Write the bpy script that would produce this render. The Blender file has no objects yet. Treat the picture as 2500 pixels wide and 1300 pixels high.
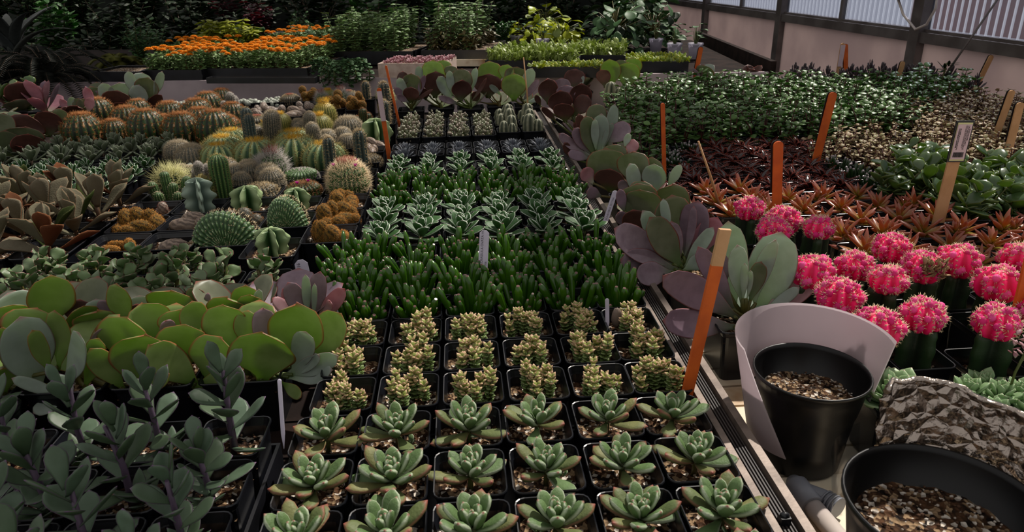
import bpy, math, random
import numpy as np
from mathutils import Matrix, Vector

# ---------------------------------------------------------------- camera, sky, sun, exposure
U = 0.09                     # one bench unit = one 9 cm nursery pot
F0 = 9.6                     # height of the pot rims above the floor, in units
PI = math.pi
sc = bpy.context.scene
COL = sc.collection
CAMH, PITCH, YAW, ROLL, FPX = 6.0027, 0.3932, 0.067, -0.0217, 1744.9
_cy, _sy, _cp, _sp = math.cos(YAW), math.sin(YAW), math.cos(PITCH), math.sin(PITCH)
_f = np.array([_sy*_cp, _cy*_cp, -_sp]); _r0 = np.array([_cy, -_sy, 0.0]); _u0 = np.cross(_r0, _f)
_r = _r0*math.cos(ROLL)+_u0*math.sin(ROLL); _u = -_r0*math.sin(ROLL)+_u0*math.cos(ROLL)
cam_d = bpy.data.cameras.new('camera'); cam = bpy.data.objects.new('camera', cam_d); COL.objects.link(cam)
cam_d.sensor_width = 36; cam_d.lens = FPX*36/2500; cam_d.clip_start = 0.02; cam_d.clip_end = 200
M = Matrix([[_r[i], _u[i], -_f[i], 0] for i in range(3)]+[[0, 0, 0, 1]])
M.translation = Vector((0, 0, (CAMH+F0)*U)); cam.matrix_world = M
cam_d.dof.use_dof = True; cam_d.dof.focus_distance = 16*U; cam_d.dof.aperture_fstop = 15
sc.camera = cam

world = bpy.data.worlds.new('world'); sc.world = world; world.use_nodes = True
bg = world.node_tree.nodes['Background']; bg.inputs[0].default_value = (1.0, 0.965, 0.94, 1); bg.inputs[1].default_value = 0.62
sun_d = bpy.data.lights.new('sun', 'SUN'); sun_d.energy = 5.4; sun_d.angle = math.radians(1.2); sun_d.color = (1.0, 0.93, 0.84)
sun = bpy.data.objects.new('sun', sun_d); COL.objects.link(sun)
SUN = Vector((0.50, 0.52, 0.95))
sun.rotation_euler = SUN.to_track_quat('Z', 'Y').to_euler(); sun.location = (3, 4, 6)
vs = sc.view_settings; vs.view_transform = 'Standard'; vs.look = 'None'; vs.gamma = 1.0; vs.exposure = -0.2
try: vs.use_curve_mapping = False
except Exception: pass
sc.cycles.max_bounces = 6; sc.cycles.diffuse_bounces = 3; sc.cycles.glossy_bounces = 2
sc.cycles.transmission_bounces = 4; sc.cycles.transparent_max_bounces = 6
sc.cycles.caustics_reflective = False; sc.cycles.caustics_refractive = False
sc.cycles.use_denoising = True

def at(px, py, z=0.0):       # a pixel of the 2500x1300 photograph -> point on the level z
    d = _f+_r*(px-1250)/FPX-_u*(py-650)/FPX
    t = (z-CAMH)/d[2]; return (d[0]*t, d[1]*t, z)
def atY(px, py, Y):
    d = _f+_r*(px-1250)/FPX-_u*(py-650)/FPX
    t = Y/d[1]; return (d[0]*t, Y, CAMH+d[2]*t)
def px_of(P):
    d = np.array(P)-np.array([0, 0, CAMH]); zc = d@_f
    return 1250+FPX*(d@_r)/zc, 650-FPX*(d@_u)/zc
def inpoly(x, y, P):
    c = False; n = len(P)
    for i in range(n):
        x1, y1 = P[i]; x2, y2 = P[i-1]
        if (y1 > y) != (y2 > y) and x < (x2-x1)*(y-y1)/(y2-y1)+x1: c = not c
    return c
ORD = 'first second third fourth fifth sixth seventh eighth ninth tenth eleventh twelfth thirteenth fourteenth fifteenth sixteenth seventeenth eighteenth nineteenth twentieth'.split()
def ordn(i):
    if i < 20: return ORD[i]
    return ('twenty-' if i < 29 else 'thirty-')+ORD[(i-20) % 10 if i < 29 else (i-30) % 10] if i != 29 else 'thirtieth'

# ---------------------------------------------------------------- materials
def rgb(h):
    h = h.lstrip('#'); v = [int(h[i:i+2], 16)/255 for i in (0, 2, 4)]
    return tuple(x/12.92 if x <= .04045 else ((x+.055)/1.055)**2.4 for x in v)+(1,)
class NT:
    def __init__(s, name):
        s.m = bpy.data.materials.new(name); s.m.use_nodes = True; s.t = s.m.node_tree; s.t.nodes.clear()
        s.out = s.n('ShaderNodeOutputMaterial')
    def n(s, ty, **kw):
        x = s.t.nodes.new(ty)
        for k, v in kw.items(): setattr(x, k, v)
        return x
    def l(s, a, b): s.t.links.new(a, b)
    def set(s, sock, v):
        if hasattr(v, 'links') or hasattr(v, 'is_linked'): s.l(v, sock)
        else: sock.default_value = v
    def math(s, op, a, b=None, c=None, clamp=False):
        x = s.n('ShaderNodeMath', operation=op, use_clamp=clamp); s.set(x.inputs[0], a)
        if b is not None: s.set(x.inputs[1], b)
        if c is not None: s.set(x.inputs[2], c)
        return x.outputs[0]
    def mix(s, f, a, b):
        x = s.n('ShaderNodeMix', data_type='RGBA'); s.set(x.inputs[0], f); s.set(x.inputs[6], a); s.set(x.inputs[7], b); return x.outputs[2]
    def ramp(s, v, a, b):     # smooth 0..1 between a and b
        x = s.n('ShaderNodeMapRange', interpolation_type='SMOOTHSTEP'); s.set(x.inputs[0], v); x.inputs[1].default_value = a; x.inputs[2].default_value = b; return x.outputs[0]
    def noise(s, scale, detail=3, coord=None):
        x = s.n('ShaderNodeTexNoise'); x.inputs['Scale'].default_value = scale; x.inputs['Detail'].default_value = detail
        if coord is None: coord = s.n('ShaderNodeTexCoord').outputs['Object']
        s.l(coord, x.inputs['Vector']); return x.outputs[0]
    def bsdf(s, col, rough=.5, spec=.5, metal=0, transl=0, tcol=None, bump=None, bstr=.3, bdist=.002, sheen=0):
        p = s.n('ShaderNodeBsdfPrincipled'); s.set(p.inputs['Base Color'], col); s.set(p.inputs['Roughness'], rough)
        p.inputs['Metallic'].default_value = metal; p.inputs['Specular IOR Level'].default_value = spec
        if sheen: p.inputs['Sheen Weight'].default_value = sheen
        if bump is not None:
            b = s.n('ShaderNodeBump'); b.inputs['Strength'].default_value = bstr; b.inputs['Distance'].default_value = bdist
            s.l(bump, b.inputs['Height']); s.l(b.outputs[0], p.inputs['Normal'])
        o = p.outputs[0]
        if transl:
            t = s.n('ShaderNodeBsdfTranslucent'); s.set(t.inputs[0], tcol if tcol is not None else col)
            mx = s.n('ShaderNodeMixShader'); mx.inputs[0].default_value = transl; s.l(o, mx.inputs[1]); s.l(t.outputs[0], mx.inputs[2]); o = mx.outputs[0]
        s.l(o, s.out.inputs[0]); return s.m
MATS = {}
def leafmat(name, base, edge=None, ew=(.75, .95), tip=None, tw=(.8, 1), root=None, base2=None, rough=.45, transl=.18, tcol=None, spec=.4, bump=0, centre=None):
    """attribute lf = (|across| 0..1, along 0..1, random per leaf)"""
    N = NT(name); a = N.n('ShaderNodeAttribute', attribute_name='lf'); sp = N.n('ShaderNodeSeparateXYZ'); N.l(a.outputs['Vector'], sp.inputs[0])
    ac, al, rn = sp.outputs
    oi = N.n('ShaderNodeObjectInfo')
    c = rgb(base)
    c2 = rgb(base2) if base2 else tuple(min(1, x*1.35) for x in c[:3])+(1,)
    c = N.mix(N.math('FRACT', N.math('ADD', rn, oi.outputs['Random'])), c, c2)
    nz = N.noise(60, 3)
    c = N.mix(N.math('MULTIPLY', N.ramp(nz, .35, .7), .45), c, tuple(x*.62 for x in rgb(base)[:3])+(1,))
    if centre: c = N.mix(N.ramp(ac, .25, 0), c, rgb(centre))
    if root: c = N.mix(N.ramp(al, .45, .0), c, rgb(root))
    if edge:
        e = N.ramp(ac, *ew); e2 = N.ramp(al, .93, 1.0); c = N.mix(N.math('MAXIMUM', e, e2), c, rgb(edge))
    if tip: c = N.mix(N.ramp(al, *tw), c, rgb(tip))
    MATS[name] = N.bsdf(c, rough, spec, transl=transl, tcol=rgb(tcol) if tcol else c, bump=N.noise(350, 2) if bump else None, bstr=bump or .1)
    return MATS[name]
def flatmat(name, base, base2=None, scale=30, rough=.5, metal=0, spec=.5, transl=0, bump=0, bscale=200, bdist=.002, lo=.35, hi=.65):
    N = NT(name); c = rgb(base)
    if base2: c = N.mix(N.ramp(N.noise(scale, 4), lo, hi), rgb(base), rgb(base2))
    MATS[name] = N.bsdf(c, rough, spec, metal, transl=transl, bump=N.noise(bscale, 4) if bump else None, bstr=bump or .1, bdist=bdist); return MATS[name]

flatmat('black_plastic', '#0b0c10', '#14161c', 20, .32, spec=.5)
flatmat('tray_plastic', '#08090c', '#15161c', 14, .4, spec=.5)
flatmat('pot_plastic', '#050506', '#0b0b0d', 9, .36, spec=.35)
def soilmat():
    N = NT('soil'); co = N.n('ShaderNodeTexCoord').outputs['Object']
    c = N.mix(N.ramp(N.noise(90, 5, co), .35, .65), rgb('#120a06'), rgb('#4f3522'))
    v = N.n('ShaderNodeTexVoronoi'); v.inputs['Scale'].default_value = 210; N.l(co, v.inputs['Vector'])
    sp = N.n('ShaderNodeSeparateColor'); N.l(v.outputs['Color'], sp.inputs[0])
    c = N.mix(N.ramp(sp.outputs[0], .66, .70), c, rgb('#8d7458')); c = N.mix(N.ramp(sp.outputs[1], .87, .89), c, rgb('#c9bfb2'))
    MATS['soil'] = N.bsdf(c, .9, .2, bump=v.outputs['Distance'], bstr=1, bdist=.004)
soilmat()
flatmat('perlite', '#c8bfb4', '#8d7a68', 60, .9)
flatmat('bark_chip', '#5a3d28', '#3a2416', 60, .9)
# leaves
leafmat('plush', '#56703f', '#b4bfa4', (.72, 1), tip='#8a5248', tw=(.93, 1), base2='#668052', rough=.6, transl=.12, bump=.25, tcol='#5c8a2a')
leafmat('plushred', '#5c6c40', '#9a7058', (.8, 1), tip='#8a4a40', tw=(.86, 1), base2='#7b7a4a', rough=.6, transl=.12, bump=.25, tcol='#5c8a2a')
leafmat('plushwhite', '#2c5420', '#dfe6d8', (.8, .95), tip='#7d5a4c', tw=(.95, 1), base2='#3c6434', rough=.55, transl=.1, bump=.2, tcol='#4c7a20')
leafmat('pink_star', '#8a9648', '#c9a184', (.7, 1), tip='#d3a88c', tw=(.62, 1), base2='#a0a860', root='#4f6a26', rough=.45, transl=.15)
leafmat('star_lower', '#567030', '#94a070', (.7, 1), base2='#6c8444', rough=.4, transl=.12)
leafmat('finger', '#2a500c', None, tip='#6a4a44', tw=(.975, 1), base2='#437012', rough=.25, transl=.18, spec=.6, tcol='#4f8a08')
leafmat('fingerdark', '#16260e', None, tip='#8a7a80', tw=(.9, 1), base2='#24401a', rough=.25, transl=.05, spec=.6)
leafmat('bead', '#7a8462', None, base2='#8e7c70', rough=.35, transl=.08, spec=.6)
leafmat('spiky_blue', '#565e66', '#7d848c', (.5, 1), base2='#666470', rough=.5, transl=.05)
leafmat('grey_ribbed', '#4a5444', '#8a8a72', (.6, 1), base2='#5a604c', rough=.6, transl=.03)
leafmat('paddle_green', '#8a9e5c', '#a85a44', (.88, .98), base2='#9cb06c', root='#6a9038', rough=.36, transl=.4, tcol='#98b82c')
leafmat('paddle_dusk', '#6c7458', '#8a4a40', (.89, .98), base2='#80806a', root='#5c7444', rough=.38, transl=.32, tcol='#7c9034')
leafmat('paddle_silver', '#b4c2b6', '#a0707a', (.94, 1), base2='#a4b0aa', root='#98b08a', rough=.38, transl=.38, tcol='#a8bc88')
leafmat('paddle_purple', '#8c7484', '#985a58', (.93, 1), base2='#a08c96', root='#5c6a50', rough=.45, transl=.25, tcol='#7a5a34')
leafmat('paddle_red', '#4c302c', '#8a4238', (.92, 1), base2='#5f3c34', root='#3c4a1c', rough=.45, transl=.2, tcol='#6a5a1c')
leafmat('paddle_pink', '#b07c8a', '#a04a48', (.93, 1), base2='#c09ca0', root='#a0a890', rough=.42, transl=.3, tcol='#c07a7a')
leafmat('lance_grey', '#506448', '#6a4a6c', (.9, 1), tip='#7a5a80', tw=(.97, 1), base2='#5f7460', rough=.45, transl=.22, tcol='#5c8a1c')
leafmat('wavy', '#7c8c6c', '#8a4a52', (.9, 1), base2='#5a7444', rough=.45, transl=.25, tcol='#7aa81a')
leafmat('felt', '#7a7260', '#8a6a52', (.92, 1), base2='#6c6a54', rough=.85, transl=.15, bump=.4, tcol='#8a6a34', spec=.1)
leafmat('feltbrown', '#6a4028', '#8a5a3c', (.92, 1), base2='#5a3c28', rough=.85, transl=.2, bump=.4, tcol='#a05a24', spec=.1)
leafmat('feltgreen', '#2c3a14', '#5c5c3c', (.92, 1), base2='#3c4420', rough=.8, transl=.2, bump=.3, spec=.1)
leafmat('panda', '#6e765e', '#8a8c80', (.88, 1), base2='#4c5c40', rough=.6, transl=.15, bump=.2, tcol='#6a8a2a')
leafmat('copper', '#ac7c3c', '#b0745c', (.75, 1), tip='#9a5c50', tw=(.3, .85), base2='#a8683c', root='#a8b038', rough=.28, transl=.34, tcol='#d88a1c', spec=.6)
leafmat('toothed', '#1e0e0e', '#8a2a1c', (.88, 1), base2='#30181a', rough=.22, transl=.08, spec=.7, tcol='#8a2a10')
leafmat('round_small', '#3a5c20', '#5c7a3c', (.8, 1), base2='#5c803c', rough=.38, transl=.22, spec=.45, tcol='#6aa81c')
leafmat('round_pink', '#ac9474', '#bc8072', (.8, 1), base2='#7c7c48', rough=.5, transl=.2, spec=.3)
leafmat('jade', '#44603a', '#8c9c44', (.9, 1), base2='#5c6c4c', rough=.28, transl=.34, tcol='#9cb830', spec=.7)
leafmat('dark_rosette', '#3c3438', '#6a5c5c', (.8, 1), base2='#4f4448', rough=.5, transl=.08)
leafmat('silver_spike', '#85857e', '#b0aca4', (.8, 1), base2='#6f6a66', rough=.6, transl=.08)
leafmat('pale_rosette', '#8aa878', '#b8c8a0', (.85, 1), tip='#c09a90', tw=(.96, 1), base2='#9ab888', rough=.4, transl=.22, tcol='#8ac030')
leafmat('stem_red', '#4c1a14', base2='#3a1410', transl=0)
leafmat('stem_green', '#4a5a24', base2='#5a4a24', transl=0)
leafmat('stem_brown', '#4a3424', base2='#5c4430', transl=0)
leafmat('stem_purple', '#4c3c50', base2='#5c4c60', transl=0)
leafmat('lettuce', '#6aa024', None, base2='#7ab834', transl=.5, tcol='#a0e014', centre='#9ac060')
leafmat('tomato', '#78965c', None, base2='#688648', transl=.2, tcol='#6aa030', rough=.45)
leafmat('tomatobrown', '#6a5c34', None, base2='#4c4a24', transl=.2, rough=.5)
leafmat('lime', '#a8b81c', None, base2='#c4c838', transl=.4, tcol='#d8e010', rough=.35)
leafmat('limegreen', '#8c9c50', None, base2='#a4b464', transl=.35, tcol='#b4c850', rough=.4)
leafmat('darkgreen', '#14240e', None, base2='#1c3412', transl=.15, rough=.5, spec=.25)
leafmat('midgreen', '#3c6a24', None, base2='#2c5428', transl=.25, rough=.35, tcol='#5ca010')
leafmat('ivy', '#5c7c54', None, base2='#3c6434', transl=.25, rough=.5, spec=.3)
leafmat('maroon', '#5a1424', None, base2='#3c1020', transl=.3, rough=.4, tcol='#a01030')
leafmat('chartreuse', '#9aa020', None, base2='#b0b434', transl=.35, rough=.45, tcol='#c0d010', centre='#6a8a1c')
leafmat('fern', '#0c1406', None, base2='#141e08', transl=.2, rough=.6)  # near-black base colour also holds the shade over this fern
leafmat('fernlight', '#5a5c14', None, base2='#6a6c1c', transl=.3, rough=.6)
leafmat('strap', '#3a4040', None, base2='#4c5048', transl=.1, rough=.5)
leafmat('marigold', '#ff9a14', '#ffac20', (.3, .9), base2='#ffa018', transl=.35, tcol='#ffbc40', rough=.6)
leafmat('cymbidium', '#8a9a24', None, base2='#b0903c', transl=.35, rough=.4)
# cactus bodies (attribute lf = rib height, along, random)
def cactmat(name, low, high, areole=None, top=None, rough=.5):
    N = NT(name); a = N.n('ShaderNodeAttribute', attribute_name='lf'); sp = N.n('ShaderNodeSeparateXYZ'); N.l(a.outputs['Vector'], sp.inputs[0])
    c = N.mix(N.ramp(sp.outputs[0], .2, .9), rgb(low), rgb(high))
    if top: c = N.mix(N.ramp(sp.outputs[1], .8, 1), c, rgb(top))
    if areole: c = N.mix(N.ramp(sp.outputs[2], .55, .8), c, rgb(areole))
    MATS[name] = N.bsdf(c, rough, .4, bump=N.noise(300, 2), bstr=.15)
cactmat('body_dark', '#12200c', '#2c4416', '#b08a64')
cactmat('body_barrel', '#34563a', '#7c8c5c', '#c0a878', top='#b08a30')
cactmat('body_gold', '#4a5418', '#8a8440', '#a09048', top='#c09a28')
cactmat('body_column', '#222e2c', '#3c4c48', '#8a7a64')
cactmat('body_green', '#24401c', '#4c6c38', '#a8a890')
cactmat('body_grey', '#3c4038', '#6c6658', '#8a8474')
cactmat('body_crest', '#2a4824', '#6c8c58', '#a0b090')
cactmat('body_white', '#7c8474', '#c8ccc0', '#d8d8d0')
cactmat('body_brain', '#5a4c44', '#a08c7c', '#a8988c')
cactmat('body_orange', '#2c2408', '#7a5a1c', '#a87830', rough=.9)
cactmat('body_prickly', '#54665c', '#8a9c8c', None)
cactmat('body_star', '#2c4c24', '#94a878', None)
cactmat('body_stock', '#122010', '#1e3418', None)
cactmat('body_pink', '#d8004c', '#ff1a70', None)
leafmat('pup_pink', '#e02080', '#ff60b0', (.5, 1), base2='#e03080', transl=.25, rough=.6, tcol='#ff2070')
leafmat('dried', '#b09a78', '#8a6a48', (.3, 1), base2='#a08a60', rough=.9, transl=.1, bump=1)
for n, h, tr in (('sp_orange', '#a0642c', .2), ('sp_yellow', '#d0a018', .3), ('sp_white', '#c8c0b8', .3), ('sp_tan', '#b09a74', .25), ('sp_red', '#8a3420', .2), ('sp_gold', '#b0a060', .3), ('sp_brown', '#8a5c30', .2), ('sp_fur', '#c8b89c', .35), ('sp_pale', '#d0cc90', .3), ('sp_rust', '#c88a38', .3), ('sp_cream', '#f0d8b0', .2)):
    flatmat(n, h, None, rough=.7, transl=tr)
flatmat('flower_magenta', '#d010a0', '#e030b8', 60, .5, transl=.3)
flatmat('orange_paint', '#cc5c10', '#b84e0c', 25, .65, bump=.3, bscale=90)
flatmat('bare_wood', '#c09468', '#b08458', 18, .7, bump=.2)
flatmat('label_black', '#0a0a12', None, rough=.4)
flatmat('label_paper', '#c8b0b8', '#c0a8ae', 20, .35)
flatmat('label_cream', '#c8c890', None, rough=.35)
flatmat('print_black', '#16141a', None, rough=.5)
flatmat('white_plastic', '#dcd8e4', '#ccc8d4', 15, .4, transl=.5)
flatmat('grey_plastic', '#74767e', '#82848c', 12, .45)
flatmat('pvc', '#b8aca8', '#c4b8b0', 12, .4)
flatmat('aluminium', '#8a7c72', '#6c6058', 25, .5, metal=.35, bump=.1)
flatmat('rail_dark', '#241e1c', '#3a3230', 8, .55)
flatmat('slat_wood', '#e4d6bc', '#a87c4c', 7, .6, bump=.2, bscale=60, lo=.48, hi=.72)
flatmat('board_white', '#b8a8ac', '#a4959a', 5, .5)
flatmat('wall_panel', '#d0c2c0', '#c0b2b2', 3, .5, transl=.65)
flatmat('frame_metal', '#6a6260', '#554c4a', 8, .5, metal=.3)
flatmat('board_wood', '#2c221f', '#1e1816', 14, .9, spec=.08, bump=.3)
flatmat('floor_gravel', '#1c1a18', '#2c2824', 60, .9, bump=.6)
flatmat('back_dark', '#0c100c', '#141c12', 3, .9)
flatmat('foam', '#c8b4a8', '#b49c90', 30, .8)
flatmat('outside_grass', '#3c5c24', '#24401c', 6, .9)
flatmat('outside_paving', '#9a9690', '#7c7874', 3, .9)
flatmat('outside_red', '#a8402c', '#8c3020', 2, .7)
flatmat('sheet_white', '#d8ccd0', '#ccc0c4', 4, .35, transl=.65)
flatmat('added_shade_mat', '#101010', None, rough=.9)  # opaque black for the added overhead panels that block the sun
flatmat('black_cloth', '#0c0c0e', '#1a181a', 9, .5, bump=.5, bscale=20, bdist=.02)
def special():
    N = NT('foil'); co = N.n('ShaderNodeTexCoord').outputs['Object']
    v = N.n('ShaderNodeTexVoronoi', feature='DISTANCE_TO_EDGE'); v.inputs['Scale'].default_value = 60; N.l(co, v.inputs['Vector'])
    nz = N.math('ADD', N.noise(55, 5, co), N.math('MULTIPLY', v.outputs[0], 1.6))
    MATS['foil'] = N.bsdf(rgb('#a89c92'), .27, .5, metal=1, bump=nz, bstr=.9, bdist=.006)
    N = NT('clear_film'); g = N.n('ShaderNodeBsdfGlossy'); g.inputs['Roughness'].default_value = .12; g.inputs[0].default_value = (.7, .72, .75, 1)
    t = N.n('ShaderNodeBsdfTransparent'); t.inputs[0].default_value = (.75, .77, .8, 1); mx = N.n('ShaderNodeMixShader'); mx.inputs[0].default_value = .15
    N.l(t.outputs[0], mx.inputs[1]); N.l(g.outputs[0], mx.inputs[2]); N.l(mx.outputs[0], N.out.inputs[0]); MATS['clear_film'] = N.m
    N = NT('polycarbonate'); co = N.n('ShaderNodeTexCoord').outputs['Object']
    w = N.n('ShaderNodeTexWave', bands_direction='Y'); w.inputs['Scale'].default_value = 6.5; w.inputs['Distortion'].default_value = 0; N.l(co, w.inputs[0])
    g = N.n('ShaderNodeBsdfTransparent'); g.inputs[0].default_value = (.62, .65, .74, 1)
    d = N.n('ShaderNodeBsdfTranslucent'); d.inputs[0].default_value = (.75, .8, .9, 1)
    mx = N.n('ShaderNodeMixShader'); N.l(N.math('ADD', N.math('MULTIPLY', N.ramp(w.outputs[1], .86, .97), .5), .07), mx.inputs[0])
    N.l(g.outputs[0], mx.inputs[1]); N.l(d.outputs[0], mx.inputs[2]); N.l(mx.outputs[0], N.out.inputs[0]); MATS['polycarbonate'] = N.m
special()

# ---------------------------------------------------------------- mesh building
class MB:
    def __init__(s): s.V = []; s.A = []; s.L = []; s.S = []; s.MI = []; s.SM = []; s.n = 0
    def raw(s, V, faces, A=None, mi=0, smooth=True):
        """V (n,3); faces: int array (m,k)"""
        V = np.asarray(V, float); faces = np.asarray(faces, int)
        s.V.append(V); s.A.append(np.zeros((len(V), 3)) if A is None else np.broadcast_to(np.asarray(A, float), (len(V), 3)))
        s.L.append((faces+s.n).ravel()); s.S.append(np.full(len(faces), faces.shape[1])); s.MI.append(np.full(len(faces), mi)); s.SM.append(np.full(len(faces), smooth)); s.n += len(V)
    def grid(s, P, A=None, mi=0, closed=True, smooth=True, caps=False):
        n, k = P.shape[:2]; i = np.arange(n-1)[:, None]; j = np.arange(k if closed else k-1)[None, :]; j2 = (j+1) % k
        F = np.stack([i*k+j, i*k+j2, (i+1)*k+j2, (i+1)*k+j], -1).reshape(-1, 4)
        base = s.n
        s.raw(P.reshape(-1, 3), F, None if A is None else A.reshape(-1, 3), mi, smooth)
        if caps:
            for ring, rev in ((0, True), (n-1, False)):
                idx = np.arange(k)+ring*k+base; idx = idx[::-1] if rev else idx
                s.L.append(idx); s.S.append(np.array([k])); s.MI.append(np.array([mi])); s.SM.append(np.array([False]))
    def box(s, x0, x1, y0, y1, z0, z1, mi=0):
        V = [(x, y, z) for z in (z0, z1) for y in (y0, y1) for x in (x0, x1)]
        s.raw(V, [(0, 2, 3, 1), (4, 5, 7, 6), (0, 1, 5, 4), (2, 6, 7, 3), (0, 4, 6, 2), (1, 3, 7, 5)], mi=mi, smooth=False)
    def beam(s, a, b, w, h, up=(0, 0, 1), mi=0, bev=0):
        a = np.array(a, float); b = np.array(b, float); d = b-a; d /= np.linalg.norm(d); up = np.array(up, float)
        sx = np.cross(d, up); sx /= np.linalg.norm(sx); uy = np.cross(sx, d)
        V = [p+sx*i*w/2+uy*j*h/2 for p in (a, b) for i, j in ((-1, -1), (1, -1), (1, 1), (-1, 1))]
        s.raw(V, [(0, 1, 2, 3), (7, 6, 5, 4), (0, 4, 5, 1), (1, 5, 6, 2), (2, 6, 7, 3), (3, 7, 4, 0)], mi=mi, smooth=False)
    def mesh(s, name, mats, scale=U):
        me = bpy.data.meshes.new(name); V = np.concatenate(s.V)*scale; L = np.concatenate(s.L); S = np.concatenate(s.S)
        me.vertices.add(len(V)); me.vertices.foreach_set('co', V.ravel().astype(np.float32))
        me.loops.add(len(L)); me.loops.foreach_set('vertex_index', L.astype(np.int32))
        me.polygons.add(len(S)); st = np.concatenate([[0], np.cumsum(S)[:-1]]); me.polygons.foreach_set('loop_start', st.astype(np.int32))
        try: me.polygons.foreach_set('loop_total', S.astype(np.int32))
        except Exception: pass
        me.polygons.foreach_set('material_index', np.concatenate(s.MI).astype(np.int32)); me.polygons.foreach_set('use_smooth', np.concatenate(s.SM))
        at_ = me.attributes.new('lf', 'FLOAT_VECTOR', 'POINT'); at_.data.foreach_set('vector', np.concatenate(s.A).ravel().astype(np.float32))
        for m in mats: me.materials.append(MATS[m])
        me.update(calc_edges=True); me.validate(); return me
    def obj(s, name, mats, parent=None, loc=(0, 0, 0), rz=0, scale=U):
        o = bpy.data.objects.new(name, s.mesh(name, mats, scale)); COL.objects.link(o); o.location = (loc[0]*U, loc[1]*U, (loc[2]+(F0 if parent is None else 0))*U); o.rotation_euler = (0, 0, rz)
        o.parent = parent; return o
def tag(o, label=None, cat=None, group=None, kind=None):
    if label: o['label'] = label
    if cat: o['category'] = cat
    if group: o['group'] = group
    if kind: o['kind'] = kind
    return o
def empty(name, loc, label=None, cat=None, group=None, rz=0, s=1.0):
    o = bpy.data.objects.new(name, None); COL.objects.link(o); o.empty_display_size = .02
    o.location = (loc[0]*U, loc[1]*U, (loc[2]+F0)*U); o.rotation_euler = (0, 0, rz); o.scale = (s, s, s); return tag(o, label, cat, group)

# leaf width profiles along t
def prof(kind, t):
    if kind == 'spoon': w = .28+.72*np.sin(PI*np.clip(t, 0, 1)**1.7)**.8; w = np.where(t > .93, w*(1-((t-.93)/.07)*.75), w); return w*np.where(t > .8, 1-((t-.8)/.2)**2.2*.92, 1)
    if kind == 'oval': return np.sqrt(np.clip(1-(2*t-1)**2, 0, 1))*(.35+.65*np.clip(t*2.2, 0, 1))+.02
    if kind == 'paddle': a = np.clip((t-.06)/.5, 0, 1); return np.where(t < .56, .17+.83*np.sin(a*PI/2)**1.25, np.sqrt(np.clip(1-(np.abs(t-.56)/.44)**2.5, 0, 1)))+.01
    if kind == 'lance': return np.sin(PI*np.clip(t*.93+.07, 0, 1)**.85)**.85*(1-.0*t)+.03
    if kind == 'blade': return (.75+.25*np.sin(PI*t))*(1-t**2.2)+.02
    if kind == 'finger': return (.62+.38*t)*np.sqrt(np.clip(1-np.clip((t-.86)/.14, 0, 1)**2*.85, 0, 1))
    if kind == 'bead': return np.sqrt(np.clip(1-(2*t-1)**2, 0, 1))+.02
    if kind == 'tube': return np.ones_like(t)
    if kind == 'taper': return 1-.6*t
def leaf(mb, base, az, el, L, W, T, kind='spoon', curve=0., cup=0., n=7, k=8, mi=0, rnd=None, roll=0., azc=0., wave=0., rng=random):
    t = np.linspace(0, 1, n); t = t+.04*np.sin(2*PI*t) if kind in ('paddle', 'oval', 'bead') else t
    tm = (t[1:]+t[:-1])/2; e = el+curve*tm; a = az+azc*tm
    d = np.stack([np.cos(a)*np.cos(e), np.sin(a)*np.cos(e), np.sin(e)], 1)*(L*np.diff(t))[:, None]
    C = np.concatenate([[[0, 0, 0]], np.cumsum(d, 0)])+np.array(base)
    e = el+curve*t; a = az+azc*t
    S = np.stack([-np.sin(a), np.cos(a), 0*a], 1); Nn = np.stack([-np.cos(a)*np.sin(e), -np.sin(a)*np.sin(e), np.cos(e)], 1)
    if roll: S, Nn = S*math.cos(roll)+Nn*math.sin(roll), -S*math.sin(roll)+Nn*math.cos(roll)
    w = prof(kind, t); ph = np.arange(k)*2*PI/k; cx, sx = np.cos(ph), np.sin(ph)
    th = T/2*np.minimum(1, w*1.3+.1) if kind not in ('finger', 'bead', 'tube', 'taper') else T/2*w
    off = th[:, None]*sx+cup*W*(w[:, None]**2)*cx**2
    if wave: off = off+wave*W*np.sin(t*9+(rnd or 0)*6)[:, None]*cx*np.abs(cx)
    P = C[:, None, :]+S[:, None, :]*(W/2*w[:, None]*cx)[..., None]+Nn[:, None, :]*off[..., None]
    if rnd is None: rnd = rng.random()
    A = np.stack([np.broadcast_to(np.abs(cx), (n, k)), np.broadcast_to(t[:, None], (n, k)), np.full((n, k), rnd)], -1)
    mb.grid(P, A, mi, caps=True)
    return C[-1]
def tube(mb, pts, r, k=6, mi=0, rnd=.5):
    pts = np.array(pts, float); n = len(pts); r = np.broadcast_to(np.array(r, float), (n,))
    d = np.gradient(pts, axis=0); d /= np.linalg.norm(d, axis=1)[:, None]+1e-9
    up = np.array([.3, .2, 1.]) if abs(d[0][2]) < .8 else np.array([1., .2, .1])
    S = np.cross(d, up); S /= np.linalg.norm(S, axis=1)[:, None]; Nn = np.cross(S, d)
    ph = np.arange(k)*2*PI/k
    P = pts[:, None, :]+(S[:, None, :]*np.cos(ph)[None, :, None]+Nn[:, None, :]*np.sin(ph)[None, :, None])*r[:, None, None]
    A = np.stack([np.zeros((n, k)), np.broadcast_to(np.linspace(0, 1, n)[:, None], (n, k)), np.full((n, k), rnd)], -1)
    mb.grid(P, A, mi, caps=True)
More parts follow.
